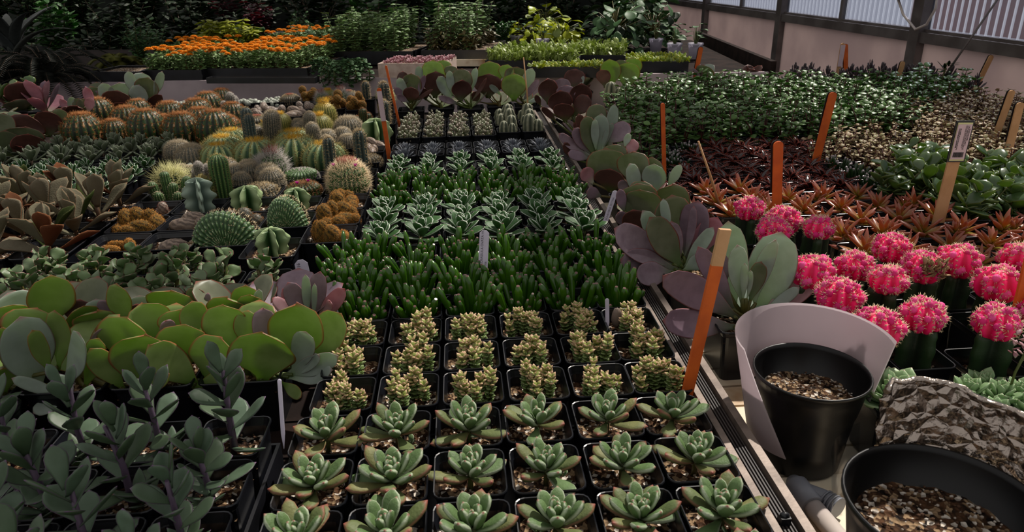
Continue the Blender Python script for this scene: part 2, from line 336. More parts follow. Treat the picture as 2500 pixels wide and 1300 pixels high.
def spikes(mb, P, D, L, r, mi=0):
    P = np.asarray(P, float); D = np.asarray(D, float); D = D/(np.linalg.norm(D, axis=1)[:, None]+1e-9); m = len(P)
    L = np.broadcast_to(np.asarray(L, float), (m,))
    a = np.cross(D, np.array([.31, .22, .92])); a /= np.linalg.norm(a, axis=1)[:, None]+1e-9; b = np.cross(D, a)
    V = np.stack([P+a*r, P-a*r*.5+b*r*.87, P-a*r*.5-b*r*.87, P+D*L[:, None]], 1).reshape(-1, 3)
    i = np.arange(m)[:, None]*4
    mb.raw(V, np.concatenate([i+[0, 1, 3], i+[1, 2, 3], i+[2, 0, 3]]), mi=mi)
def ball(mb, c, r, n=6, k=8, mi=0, A=None, bump=0, rng=None):
    u = np.linspace(0.02, PI-.02, n)[:, None]; v = (np.arange(k)*2*PI/k)[None, :]
    q = np.stack([np.sin(u)*np.cos(v), np.sin(u)*np.sin(v), np.cos(u)*np.ones_like(v)], -1)
    if bump: q = q*(1+bump*np.random.RandomState(rng.randrange(9999)).uniform(-1, 1, q.shape[:2])[..., None])
    P = q*np.array(r)+np.array(c)
    AA = np.stack([np.ones((n, k))*.5, (1-u/PI)*np.ones((n, k)), np.full((n, k), .3)], -1) if A is None else np.broadcast_to(A, (n, k, 3))
    mb.grid(P, AA, mi, caps=True)
def rring(s, c, z, k=4):      # rounded square ring, half side s, corner radius c
    pts = []
    for q in range(4):
        for i in range(k):
            a = q*PI/2+i*(PI/2)/(k-1)
            cx, cy = [(1, 1), (-1, 1), (-1, -1), (1, -1)][q]
            pts.append((cx*(s-c)+c*math.cos(a), cy*(s-c)+c*math.sin(a), z))
    return pts
# ---- pots and soil
def square_pot(mb, s=.47, h=1.0, depth=.28):
    st = [(s*.76, .1, -h), (s*.8, .1, -h+.02), (s*.9, .1, -.3), (s*.91, .1, -.12), (s*.93, .11, -.1), (s*.97, .12, -.02), (s, .13, -.02), (s, .13, .0), (s*.985, .125, .015), (s*.955, .115, .01), (s*.945, .11, -.02), (s*.9, .1, -.1), (s*.885, .1, -.12), (s*.84, .1, -depth-.1)]
    P = np.array([rring(a, c, z) for a, c, z in st]); mb.grid(P, caps=True, smooth=False)
def soil_patch(mb, s=.41, z=-.28, rnd=0, round_=False, chips=26):
    rs = np.random.RandomState(rnd); n = 11; g = np.linspace(-s, s, n); X, Y = np.meshgrid(g, g)
    if round_:
        R = np.sqrt(X**2+Y**2); m = np.maximum(np.abs(X), np.abs(Y)); f = np.where(R > 0, m/np.maximum(R, 1e-6), 1); X, Y = X*f, Y*f
    Z = z+rs.uniform(-.03, .03, X.shape)+.03*np.sin(X*7+rnd)*np.cos(Y*6); mb.grid(np.stack([X, Y, Z], -1), closed=False)
    rng = random.Random(rnd)
    for i in range(chips):
        a, b = rng.uniform(-s, s)*.93, rng.uniform(-s, s)*.93
        if round_ and a*a+b*b > s*s*.85: continue
        r = rng.uniform(.008, .03)
        ball(mb, (a, b, z+.035), (r, r*rng.uniform(.6, 1), r*.7), 4, 5, mi=1 if rng.random() < .45 else 2)
KIND = {}
def reg(kind, variants): KIND[kind] = variants   # variants: list of parts [(name, mesh, parentname|None)]
def mesh_of(name, mats, fn):
    mb = MB(); fn(mb); return mb.mesh(name, mats)
POT = mesh_of('pot', ['black_plastic'], lambda m: square_pot(m))
SOIL = [mesh_of('soil', ['soil', 'perlite', 'bark_chip'], lambda m, i=i: soil_patch(m, rnd=i)) for i in range(4)]
POTB = mesh_of('pot', ['black_plastic'], lambda m: square_pot(m, .645, 1.15, .25))
SOILB = [mesh_of('soil', ['soil', 'perlite', 'bark_chip'], lambda m, i=i: soil_patch(m, .57, -.24, 20+i, chips=40)) for i in range(3)]
def potted(fn, mats, part='foliage', n=4, big=False, pot=True, extra=None):
    out = []
    for v in range(n):
        rng = random.Random(v*77+5); mb = MB(); fn(mb, rng, v)
        parts = [(part, mb.mesh(part, mats), None)]
        if extra:
            for nm, mt, ef in extra:
                m2 = MB(); ef(m2, random.Random(v*77+5), v)
                if m2.n: parts.append((nm, m2.mesh(nm, mt), part))
        if pot: parts = [('pot', POTB if big else POT, None), ('soil', (SOILB if big else SOIL)[v % 3], None)]+parts
        out.append(parts)
    return out
def place(kind, name, loc, label, cat, group=None, rz=0, s=1.0, v=None, rng=random):
    vs_ = KIND[kind]; v = rng.randrange(len(vs_)) if v is None else v % len(vs_)
    root = empty(name, loc, label, cat, group, 0, 1.0); made = {}
    for nm, me, par in vs_[v]:
        o = bpy.data.objects.new(nm, me); COL.objects.link(o); o.parent = made.get(par, root); made.setdefault(nm, o)
        if nm not in ('pot', 'soil') and par is None: o.rotation_euler = (0, 0, rz); o.scale = (s, s, s); 
        if nm in ('pot', 'soil'): o.rotation_euler = (0, 0, (v+int(abs(loc[0])*7)) % 4*PI/2)
    return root
GA = 2.39996
SZ = -.26                    # soil level inside a pot
# ---- plants
def rosette(mb, rng, n, L, W, T, kind='spoon', el0=.05, el1=1.35, h=.25, c=(0, 0), z0=SZ, curve=.4, cup=.12, mi=lambda f, r: 0, nn=7, k=8, shrink=.72, jit=.15, wave=0):
    for i in range(n):
        f = i/(n-1); az = i*GA+rng.uniform(-.2, .2); el = el0+(el1-el0)*f**.8+rng.uniform(-jit, jit); ll = L*(1-shrink*f**1.4)*rng.uniform(.88, 1.1)
        rr = .06*(1-f)
        leaf(mb, (c[0]+rr*math.cos(az), c[1]+rr*math.sin(az), z0+h*(.45+.55*f)), az, el, ll, W*(1-.6*f**1.5)*rng.uniform(.88, 1.1), T*(1-.4*f), kind, curve, cup, nn, k, mi(f, rng), rng.random(), wave=wave)
def plush(mb, rng, v):
    tube(mb, [(0, 0, SZ-.05), (.01, 0, SZ+.3)], .045, 6, 2)
    rosette(mb, rng, 19+v, .6, .24, .12, h=.36, el0=-.12, el1=1.3, curve=.45, cup=.1, mi=lambda f, r: 1 if f < .28 and r.random() < .8 else 0, nn=8, k=10, shrink=.7)
    if v % 2: rosette(mb, rng, 7, .2, .1, .05, c=(.22*math.cos(v), .22*math.sin(v)), h=.08)
reg('plush', potted(plush, ['plush', 'plushred', 'stem_green'], 'rosette', 6))
def plushw(mb, rng, v):
    tube(mb, [(0, 0, SZ-.05), (.01, 0, SZ+.3)], .04, 6, 1)
    rosette(mb, rng, 20, .54, .3, .07, h=.5, el0=-.02, el1=1.3, curve=.35, cup=.14, shrink=.6)
    if v % 2: rosette(mb, rng, 8, .3, .14, .05, c=(.2*math.cos(v*2), .2*math.sin(v*2)), h=.12)
reg('plushw', potted(plushw, ['plushwhite', 'stem_green'], 'rosette', 5))
def crass(mb, rng, v):
    for s in range(rng.randint(11, 15)):
        a = rng.random()*2*PI; r = .30*math.sqrt(rng.random())*rng.uniform(.8, 1); x, y = r*math.cos(a)+.06*math.cos(v*2), r*math.sin(a); H = rng.uniform(.18, .42); ln = rng.uniform(-.08, .08)
        tube(mb, [(x, y, SZ-.02), (x+ln, y+ln*.5, SZ+H)], .02, 5, 2)
        m = int(H/.066)
        for j in range(m+1):
            f = j/max(1, m); z = SZ+.04+H*f; R = .115*(.85+.35*f)
            for q in range(4 if f < .9 else 5): leaf(mb, (x+ln*f, y+ln*.5*f, z), q*PI/2+j*.8+rng.uniform(-.2, .2), .35+.5*(f > .9), R, .078, .042, 'oval', .2, .1, 5, 6, 1 if f < .62 else 0, rng.random())
reg('crass', potted(crass, ['pink_star', 'star_lower', 'stem_green'], 'foliage', 5))
def gollum(mb, rng, v, n=24, S=1.0):
    for i in range(n):
        a = rng.random()*2*PI; r = .26*math.sqrt(rng.random())*S; x, y = r*math.cos(a), r*math.sin(a)
        L = rng.uniform(.32, .78)*S*(1.12-.5*r/S); W = rng.uniform(.1, .15)*S
        leaf(mb, (x, y, SZ-.03), a+rng.uniform(-.5, .5), 1.5-r*1.6/S+rng.uniform(-.15, .12), L, W, W, 'finger', rng.uniform(-.1, .25), 0, 7, 8, 0, rng.random())
    for i in range(int(n*.5)):
        a = rng.random()*2*PI; r = .3*S
        leaf(mb, (r*.6*math.cos(a), r*.6*math.sin(a), SZ), a, rng.uniform(.4, 1.1), rng.uniform(.2, .35)*S, .08*S, .08*S, 'finger', .5, 0, 6, 7, 0, rng.random())
reg('gollum', potted(gollum, ['finger'], 'foliage', 6))
reg('gollumdark', potted(lambda m, r, v: gollum(m, r, v, 34, .72), ['fingerdark'], 'foliage', 4))
def beads(mb, rng, v):
    for i in range(70):
        a = rng.random()*2*PI; r = .33*math.sqrt(rng.random()); z = SZ+rng.uniform(.1, .62)*(1.15-r*1.3); R = rng.uniform(.035, .055)
        leaf(mb, (r*math.cos(a), r*math.sin(a), z-R), a, rng.uniform(.8, 1.5), R*3, R*2, R*2, 'bead', 0, 0, 6, 7, 0, rng.random())
    for i in range(8): tube(mb, [(.2*math.cos(i), .2*math.sin(i), SZ), (.25*math.cos(i), .25*math.sin(i), SZ+.35)], .02, 5, 1)
reg('beads', potted(beads, ['bead', 'stem_green'], 'foliage', 4))
def bluespike(mb, rng, v):
    rosette(mb, rng, 60, .36, .075, .03, 'lance', el0=.0, el1=1.45, h=.2, curve=.2, cup=.05, nn=5, k=6, shrink=.45)
reg('bluespike', potted(bluespike, ['spiky_blue'], 'rosette', 4))
def ribgrey(mb, rng, v):
    for (x, y, H, R) in ((-.12, .05, .8, .2), (.16, -.06, .62, .17), (.02, .2, .55, .14))[:2+v % 2]:
        n, k = 14, 40; z = np.linspace(0, 1, n)[:, None]; th = (np.arange(k)*2*PI/k)[None, :]
        rib = np.abs(np.cos(th*3+v))**.8; rad = R*np.sqrt(np.clip(1-(z-.45)**2*2.6, .02, 1))*(.62+.55*rib+.06*np.sin(z*28+th*3)*rib); rad[-1] *= .25
        P = np.stack([x+rad*np.cos(th), y+rad*np.sin(th), SZ+z*H+0*th], -1); mb.grid(P, np.stack([rib+0*z, z+0*th, 0*rib+.2+0*z], -1), caps=True)
reg('ribgrey', potted(ribgrey, ['grey_ribbed'], 'stems', 3))

def kal(mats, n=9, L=1.5, W=1.0, seed=0, T=.05, mi=None, big=True, curl=-.1):
    def fn(mb, rng, v):
        rng = random.Random(v*31+seed); th0 = v*.9
        tube(mb, [(0, 0, SZ-.05), (0, 0, SZ+.5)], .07, 8, len(mats)-1)
        for i in range(n):
            f = i/(n-1); az = th0+(i % 2)*PI+(i//2)*PI/2+rng.uniform(-.3, .3); el = .3+1.12*f**.65+rng.uniform(-.12, .12)
            ll = L*(.86+.25*math.sin(PI*f)-.38*f**3)*rng.uniform(.88, 1.1); ww = W*(1-.42*f**2)*rng.uniform(.85, 1.1)
            leaf(mb, (.05*math.cos(az), .05*math.sin(az), SZ+.12+.4*f), az, el, ll, ww, T, 'paddle', rng.uniform(.1, .45)*(1-f*.5)+curl*f, .07+.12*f, 13, 14, (mi or (lambda r: 0))(rng), rng.random(), roll=rng.uniform(-.25, .25), wave=rng.uniform(0, .04))
    return potted(fn, mats, 'foliage', 4, big=big)
reg('kal_green', kal(['paddle_green', 'paddle_silver', 'stem_green'], 12, 1.35, 1.12, 1, mi=lambda r: 1 if r.random() < .15 else 0))
reg('kal_dusk', kal(['paddle_dusk', 'paddle_silver', 'paddle_purple', 'stem_green'], 12, 1.22, 1.08, 2, mi=lambda r: 1 if r.random() < .25 else (2 if r.random() < .25 else 0)))
reg('kal_silver', kal(['paddle_silver', 'paddle_purple', 'paddle_dusk', 'stem_green'], 12, 1.5, .78, 3, mi=lambda r: r.choice((0, 0, 1, 2))))
reg('kal_red', kal(['paddle_red', 'paddle_dusk', 'stem_green'], 11, 1.2, 1.1, 4, mi=lambda r: 1 if r.random() < .35 else 0))
reg('kal_pink', kal(['paddle_pink', 'paddle_purple', 'stem_green'], 9, 1.1, .6, 5, mi=lambda r: 1 if r.random() < .3 else 0))
def lanceplant(mb, rng, v):
    H = rng.uniform(.75, 1.25); pts = [(0, 0, SZ-.05), (.03*math.sin(v), .02, SZ+H*.5), (.06*math.sin(v), .05*math.cos(v), SZ+H)]; tube(mb, pts, [.045, .035, .022], 7, 1)
    m = 13
    for i in range(m):
        f = i/(m-1); az = i*GA+v; el = .1+.95*f+rng.uniform(-.15, .2); L = (.56-.16*f)*rng.uniform(.85, 1.1)
        leaf(mb, (.06*math.sin(v)*f, .03*f, SZ+.12+(H-.12)*f), az, el, L, .27*rng.uniform(.85, 1.1)*(1-.3*f**2), .035, 'spoon', rng.uniform(-.1, .5), .06, 9, 8, 0, rng.random(), roll=rng.uniform(-.4, .4))
    if v % 2:
        for i in range(6): leaf(mb, (.02, .1, SZ+.05+.03*i), i*GA, .5, .32, .14, .03, 'lance', .3, .05, 8, 8, 0, rng.random())
reg('lance', potted(lanceplant, ['lance_grey', 'stem_purple'], 'foliage', 6))
def wavy(mb, rng, v):
    for b in range(3):
        a0 = b*2.1+v; H = rng.uniform(.3, .6); x, y = .1*math.cos(a0), .1*math.sin(a0)
        tube(mb, [(x*.3, y*.3, SZ-.05), (x*1.6, y*1.6, SZ+H)], .03, 6, 1)
        for i in range(8):
            f = i/7; az = i*PI/2+i*.15+b; leaf(mb, (x*(.4+1.2*f), y*(.4+1.2*f), SZ+.1+(H-.05)*f), az, .25+.85*f+rng.uniform(-.2, .2), .34*rng.uniform(.8, 1.15)*(1-.2*f), .26*rng.uniform(.8, 1.1)*(1-.2*f), .035, 'paddle', rng.uniform(-.5, .3), .1, 8, 8, 0, rng.random(), roll=rng.uniform(-.5, .5), wave=.12)
reg('wavy', potted(wavy, ['wavy', 'stem_green'], 'foliage', 6))
def felt(mb, rng, v):
    tube(mb, [(0, 0, SZ-.05), (0, 0, SZ+.6)], .05, 6, 3)
    for i in range(9):
        f = i/8; az = v+(i % 2)*PI+(i//2)*PI/2+rng.uniform(-.3, .3); mi = rng.choice((0, 0, 0, 0, 0, 1, 2)) if f < .8 else 0
        leaf(mb, (.04*math.cos(az), .04*math.sin(az), SZ+.15+.5*f), az, .25+1.05*f+rng.uniform(-.2, .2), rng.uniform(.85, 1.15)*(1-.35*f**2), rng.uniform(.42, .58)*(1-.3*f), .06, 'spoon', rng.uniform(-.1, .35), .28, 9, 10, mi, rng.random(), roll=rng.uniform(-.4, .4))
reg('felt', potted(felt, ['felt', 'feltbrown', 'feltgreen', 'stem_brown'], 'foliage', 6, big=True))
def panda(mb, rng, v):
    tube(mb, [(0, 0, SZ-.05), (0, 0, SZ+.4)], .04, 6, 1); rosette(mb, rng, 18, .5, .24, .07, 'spoon', el0=.1, el1=1.3, h=.55, cup=.15, shrink=.5, jit=.3)
reg('panda', potted(panda, ['panda', 'stem_brown'], 'foliage', 5))
def fuzzy(mb, rng, v):
    for b in range(3):
        a = b*2.1+v; rosette(mb, rng, 12, .32, .16, .06, 'spoon', el0=.1, el1=1.3, h=.3+.1*b, cup=.12, shrink=.5, jit=.25, c=(.16*math.cos(a), .16*math.sin(a)))
reg('fuzzy', potted(fuzzy, ['plushwhite'], 'foliage', 4))
def copper(mb, rng, v): rosette(mb, rng, 13, .6, .2, .09, 'lance', el0=.05, el1=1.1, h=.3, curve=.0, cup=.12, shrink=.35, nn=8, k=8); (rosette(mb, rng, 10, .4, .15, .08, 'lance', c=(.25*math.cos(v*2), .25*math.sin(v*2)), h=.3, curve=.1, shrink=.5) if v % 2 else None)
reg('copper', potted(copper, ['copper'], 'rosette', 6))
def toothed(mb, rng, v):
    for i in range(20):
        az = i*GA+rng.uniform(-.2, .2); f = i/19; L = .72*(1-.45*f)*rng.uniform(.85, 1.15); el = .5+.6*f+rng.uniform(-.15, .15); cv = -1.7+1.1*f
        leaf(mb, (.05*math.cos(az), .05*math.sin(az), SZ+.12+.12*f), az, el, L, .12, .045, 'blade', cv, .3, 8, 6, 0, rng.random())
        t = np.linspace(.12, .92, 9); e = el+cv*t*.5; Cx = np.cos(e)*L*t; Cz = np.sin(e)*L*t; w = .06*(1-t**2.2)
        for sg in (-1, 1):
            P = np.stack([(.05+Cx)*math.cos(az)-sg*w*math.sin(az), (.05+Cx)*math.sin(az)+sg*w*math.cos(az), SZ+.14+.12*f+Cz+w*.3], 1)
            spikes(mb, P, np.tile([[-sg*math.sin(az)+.4*math.cos(az), sg*math.cos(az)+.4*math.sin(az), .2]], (9, 1)), .045, .014, 1)
reg('toothed', potted(toothed, ['toothed', 'sp_red'], 'rosette', 5))
def bushy(mb, rng, n, H, R, W, stems=9, mat_leaf=0, mat_stem=1, z0=SZ, kind='oval', L=None, T=.02, up=.6, spread=1., nn=5, k=6, c=(0, 0)):
    L = L or W*1.15
    for s in range(stems):
        a = rng.random()*2*PI; r = R*rng.uniform(.2, 1); h = H*rng.uniform(.55, 1.05); x0, y0 = c[0]+.1*math.cos(a), c[1]+.1*math.sin(a); x1, y1 = c[0]+r*math.cos(a)*spread, c[1]+r*math.sin(a)*spread
        mid = ((x0+x1)/2*.8+c[0]*.2, (y0+y1)/2*.8+c[1]*.2, z0+h*.55); tube(mb, [(x0, y0, z0-.03), mid, (x1, y1, z0+h)], [.025, .02, .01], 5, mat_stem)
        m = max(2, n//stems)
        for i in range(m):
            f = (i+.8)/m; q = 2*f-1
            p = (np.array((x0, y0, z0))*(1-f)+np.array((x1, y1, z0+h))*f) if f > .5 else np.array((x0, y0, z0))*(1-2*f)+np.array(mid)*2*f
            for sg in (0, PI): leaf(mb, p, i*PI/2+sg+rng.uniform(-.4, .4), rng.uniform(-.1, up), L*rng.uniform(.7, 1.15), W*rng.uniform(.7, 1.1), T, kind, rng.uniform(-.4, .3), .05, nn, k, mat_leaf, rng.random(), roll=rng.uniform(-.6, .6))
reg('porty', potted(lambda m, r, v: bushy(m, r, 40, 1.2, .62, .2, 7, L=.24, T=.03, up=.4), ['round_small', 'stem_red'], 'foliage', 5))
reg('portypink', potted(lambda m, r, v: bushy(m, r, 66, .8, .5, .13, 11, L=.16), ['round_pink', 'stem_red'], 'foliage', 4))
reg('jade', potted(lambda m, r, v: bushy(m, r, 32, .95, .55, .3, 7, L=.42, T=.06, up=1.1, kind='paddle', nn=8, k=8), ['jade', 'stem_green'], 'foliage', 5))
reg('darkros', potted(lambda m, r, v: [rosette(m, r, 14, .42, .16, .05, 'spoon', el0=.2, el1=1.4, h=.6+.2*b, shrink=.4, c=(.15*math.cos(b*2+v), .15*math.sin(b*2+v)), nn=6, k=6) for b in range(3)], ['dark_rosette'], 'foliage', 4))
reg('silver', potted(lambda m, r, v: [leaf(m, (r.uniform(-.25, .25), r.uniform(-.25, .25), SZ), r.random()*6.28, r.uniform(.9, 1.5), r.uniform(.5, 1.0), .11, .05, 'lance', .2, .1, 6, 6, 0, r.random()) for i in range(30)], ['silver_spike'], 'foliage', 3))
reg('paleros', potted(lambda m, r, v: rosette(m, r, 52, .52, .27, .06, 'spoon', el0=.0, el1=1.4, h=.28, curve=.35, cup=.18, shrink=.72, nn=7, k=8), ['pale_rosette'], 'rosette', 3))
reg('paleclump', potted(lambda m, r, v: [rosette(m, r, 26, .3, .15, .05, 'spoon', el0=.1, el1=1.4, h=.22+.08*(b % 2), curve=.3, cup=.18, shrink=.6, nn=6, k=7, c=(.33*math.cos(b*1.26+v), .33*math.sin(b*1.26+v)) if b < 5 else (0, 0)) for b in range(6)], ['pale_rosette'], 'rosette', 3))
def tower(mb, rng, v):
    pts = [(0, 0, SZ), (.05, .02, .4), (-.05, 0, .9), (0, 0, 1.45)]; tube(mb, pts, .05, 6, 0)
    for i in range(26):
        f = i/25; x = np.interp(f, [0, .33, .66, 1], [0, .05, -.05, 0]); leaf(mb, (x, 0, SZ+.1+1.6*f), i*GA, .7, .3*(1-.3*f), .2*(1-.3*f), .08, 'spoon', .3, .1, 6, 7, 0, rng.random())
reg('tower', potted(tower, ['pale_rosette'], 'foliage', 2))

# ---- cacti
def ribbody(mb, R, H, nr, amp, sq=1.0, c=(0, 0), lean=(0, 0), n=18, kk=None, z0=SZ, twist=0, flat=.5, tub=0, areolen=0, mi=0):
    k = kk or min(96, nr*6); u = np.linspace(0, 1, n)[:, None]; th = (np.arange(k)*2*PI/k)[None, :]
    if H > 2.4*R:     # column with a round top
        zt = np.where(u < .75, u/.75*(H-R), H-R+R*np.sin((u-.75)/.25*PI/2)); rr = np.where(u < .75, R*(.9+.1*np.minimum(1, u*4)), R*np.cos((u-.75)/.25*PI/2*.985))
    else:
        al = -.9+u*(PI/2+.9-.02); zt = (np.sin(al)+math.sin(.9))/(1+math.sin(.9))*H; rr = R*np.cos(al)**.85
    rb = .5+.5*np.cos(nr*(th+twist*u)); rib = rb**.7; rad = rr*(1-amp+amp*rib)
    if tub: rad = rad*(1+tub*np.sin(u*H/R*12)*rib)
    if H <= 2.4*R: zt = zt-.12*H*np.clip((u-.88)/.12, 0, 1)**2*(.4)
    P = np.stack([c[0]+rad*np.cos(th)+lean[0]*zt, c[1]+rad*np.sin(th)+lean[1]*zt, z0+zt+0*th], -1)
    ar = (np.sin(u*H*areolen*2*PI) > .3)*(rb > .8)*1.0 if areolen else 0*rb+0*u
    mb.grid(P, np.stack([rib+0*u, u+0*th, ar+0*rib], -1), mi, caps=True)
    def surf(uu, tt):
        z = np.interp(uu, u[:, 0], zt[:, 0]); r = np.interp(uu, u[:, 0], rr[:, 0])
        nz = np.gradient(rr[:, 0], zt[:, 0]+np.arange(n)*1e-6); nz = np.clip(np.interp(uu, u[:, 0], nz), -4, 4)
        N_ = np.stack([np.cos(tt), np.sin(tt), -nz*.8], 1); N_ /= np.linalg.norm(N_, axis=1)[:, None]
        return np.stack([c[0]+r*np.cos(tt)+lean[0]*z, c[1]+r*np.sin(tt)+lean[1]*z, z0+z], 1), N_
    return surf
def cactus(mb_s, rng, surf, nr, twist, rows, per, L, r=.006, jit=.6, u0=.05, u1=.99, mi=0, radial=True):
    rs = np.random.RandomState(rng.randrange(99999)); P, D = [], []
    for i in range(nr):
        uu = np.linspace(u0, u1, rows)+rs.uniform(-.01, .01, rows); tt = 2*PI*i/nr-twist*uu; p, nn = surf(uu, tt)
        for q in range(per):
            j = rs.normal(0, jit, nn.shape); P.append(p); D.append(nn+j)
    P = np.concatenate(P); D = np.concatenate(D); spikes(mb_s, P, D, L*rs.uniform(.6, 1.15, len(P)), r, mi)
CACT = {}
def cactus_kind(key, body, spmat, specs, big=True, n=2, extra=None, sppart='spines'):
    """specs(v) -> list of dict(R,H,nr,amp,c,lean,rows,per,L,r,...)"""
    out = []
    for v in range(n):
        mb, ms = MB(), MB(); rng = random.Random(v*13+3); mx = MB()
        for d in specs(v, rng):
            nr = d.get('nr', 20); tw = d.get('tw', 0)
            sf = ribbody(mb, d['R'], d['H'], nr, d.get('amp', .12), c=d.get('c', (0, 0)), lean=d.get('lean', (0, 0)), twist=tw, tub=d.get('tub', 0), areolen=d.get('ar', 0), n=d.get('n', 18), z0=d.get('z0', SZ))
            if d.get('L'): cactus(ms, rng, sf, nr, tw, d.get('rows', 12), d.get('per', 4), d['L'], d.get('r', .006), d.get('jit', .6), mi=0)
            if d.get('topL'):
                rs = np.random.RandomState(v); m = d.get('topn', 120); a = rs.uniform(0, 2*PI, m); rr = d['R']*.33*np.sqrt(rs.uniform(0, 1, m)); p = np.stack([d.get('c', (0, 0))[0]+rr*np.cos(a)+d.get('lean', (0, 0))[0]*d['H'], d.get('c', (0, 0))[1]+rr*np.sin(a)+d.get('lean', (0, 0))[1]*d['H'], 0*a+d.get('z0', SZ)+d['H']*.95], 1)
                spikes(ms, p, np.stack([np.cos(a)*rr*3, np.sin(a)*rr*3, 0*a+1], 1)+rs.normal(0, .3, (m, 3)), d['topL'], .008, 1)
        parts = [('pot', POTB if big else POT, None), ('soil', (SOILB if big else SOIL)[v % 3], None), ('cactus_body', mb.mesh('cactus_body', [body]), None)]
        if ms.n: parts.append((sppart, ms.mesh(sppart, spmat), 'cactus_body'))
        if extra:
            nm, mats, fn = extra; fn(mx, rng, v); parts.append((nm, mx.mesh(nm, mats), 'cactus_body'))
        out.append(parts)
    reg(key, out)
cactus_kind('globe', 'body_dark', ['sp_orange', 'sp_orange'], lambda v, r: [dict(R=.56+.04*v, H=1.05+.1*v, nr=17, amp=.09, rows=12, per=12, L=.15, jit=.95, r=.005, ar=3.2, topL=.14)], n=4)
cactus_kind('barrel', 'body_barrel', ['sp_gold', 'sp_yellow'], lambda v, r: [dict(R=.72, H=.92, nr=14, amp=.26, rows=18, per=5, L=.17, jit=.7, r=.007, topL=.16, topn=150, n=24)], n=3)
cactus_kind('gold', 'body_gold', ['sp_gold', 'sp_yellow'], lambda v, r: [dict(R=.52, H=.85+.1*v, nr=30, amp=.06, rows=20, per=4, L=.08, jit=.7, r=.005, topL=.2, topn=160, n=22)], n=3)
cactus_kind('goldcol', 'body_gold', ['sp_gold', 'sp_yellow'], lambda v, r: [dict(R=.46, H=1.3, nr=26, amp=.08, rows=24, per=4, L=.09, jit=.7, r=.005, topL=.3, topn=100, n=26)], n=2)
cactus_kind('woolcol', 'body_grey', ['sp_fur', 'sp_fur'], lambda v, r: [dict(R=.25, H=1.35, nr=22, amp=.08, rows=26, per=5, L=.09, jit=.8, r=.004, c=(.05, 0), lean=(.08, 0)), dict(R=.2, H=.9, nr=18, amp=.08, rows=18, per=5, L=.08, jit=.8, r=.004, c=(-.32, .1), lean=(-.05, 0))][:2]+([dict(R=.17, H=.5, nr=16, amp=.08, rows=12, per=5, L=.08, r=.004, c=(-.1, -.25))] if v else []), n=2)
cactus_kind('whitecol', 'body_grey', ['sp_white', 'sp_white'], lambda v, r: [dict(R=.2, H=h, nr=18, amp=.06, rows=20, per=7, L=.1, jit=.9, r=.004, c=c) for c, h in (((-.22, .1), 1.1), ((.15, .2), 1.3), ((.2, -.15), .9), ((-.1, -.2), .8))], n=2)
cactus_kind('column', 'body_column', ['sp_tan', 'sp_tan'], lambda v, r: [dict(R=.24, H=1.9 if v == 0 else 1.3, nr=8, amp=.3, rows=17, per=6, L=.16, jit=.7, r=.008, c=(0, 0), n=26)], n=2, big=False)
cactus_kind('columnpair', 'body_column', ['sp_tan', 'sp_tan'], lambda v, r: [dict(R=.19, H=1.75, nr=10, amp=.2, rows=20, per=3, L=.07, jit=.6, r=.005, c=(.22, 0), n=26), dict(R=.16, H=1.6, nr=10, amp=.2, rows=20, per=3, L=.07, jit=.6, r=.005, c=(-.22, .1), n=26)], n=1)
def blossoms(pts):
    def fn(mb, rng, v):
        for x, y, z in pts:
            for i in range(9): leaf(mb, (x, y, z), i*GA, .9+.05*i, .1, .035, .012, 'lance', -.2, 0, 5, 5, 0, rng.random())
    return fn
cactus_kind('redtop', 'body_green', ['sp_cream', 'sp_red'], lambda v, r: [dict(R=.5, H=.95, nr=30, amp=.1, rows=20, per=6, L=.16, jit=.8, r=.0055, tub=.1, topL=.2, topn=260)], n=1, extra=('flower', ['flower_magenta'], blossoms([(-.3, -.1, .6), (.22, .05, .66), (.25, -.2, .6)])))
cactus_kind('domeflower', 'body_dark', ['sp_brown', 'sp_brown'], lambda v, r: [dict(R=.5, H=.5, nr=22, amp=.15, rows=13, per=8, L=.1, jit=.9, r=.006, tub=.15)], n=1, extra=('flower', ['flower_magenta'], blossoms([(-.12, -.15, .24), (.18, -.1, .28)])))
cactus_kind('dome', 'body_grey', ['sp_tan', 'sp_tan'], lambda v, r: [dict(R=.52, H=.45, nr=20, amp=.2, rows=12, per=7, L=.1, jit=.9, r=.008, tub=.15)], n=2)
cactus_kind('domegreen', 'body_green', ['sp_white', 'sp_white'], lambda v, r: [dict(R=.55, H=.5, nr=26, amp=.16, rows=12, per=4, L=.06, jit=.7, r=.007, tub=.15)], n=1)
cactus_kind('smallglobe', 'body_grey', ['sp_fur', 'sp_brown'], lambda v, r: [dict(R=.3, H=.6, nr=22, amp=.08, rows=16, per=6, L=.08, jit=.8, r=.004, tub=.08, c=c) for c in ((-.25, .1), (.25, .05), (0, -.25))[:1+v]], n=3)
cactus_kind('fluffball', 'body_grey', ['sp_fur', 'sp_tan'], lambda v, r: [dict(R=.46, H=.8, nr=24, amp=.06, rows=18, per=8, L=.12, jit=.8, r=.004), ][:1]+([dict(R=.36, H=.75, nr=22, amp=.06, rows=16, per=8, L=.1, r=.004, c=(-.45, .1))] if v else []), n=2)
cactus_kind('longspine', 'body_dark', ['sp_pale', 'sp_pale'], lambda v, r: [dict(R=.36, H=.6, nr=14, amp=.15, rows=9, per=9, L=.42, jit=.7, r=.008)], n=1)
cactus_kind('tangle', 'body_green', ['sp_white', 'sp_red'], lambda v, r: [dict(R=.36, H=.85, nr=14, amp=.18, rows=11, per=11, L=.3, jit=1.0, r=.005, topL=.35, topn=80)], n=2)
cactus_kind('feather', 'body_grey', ['sp_white', 'sp_white'], lambda v, r: [dict(R=.26, H=.5, nr=14, amp=.15, rows=8, per=12, L=.32, jit=.8, r=.006)], n=1)
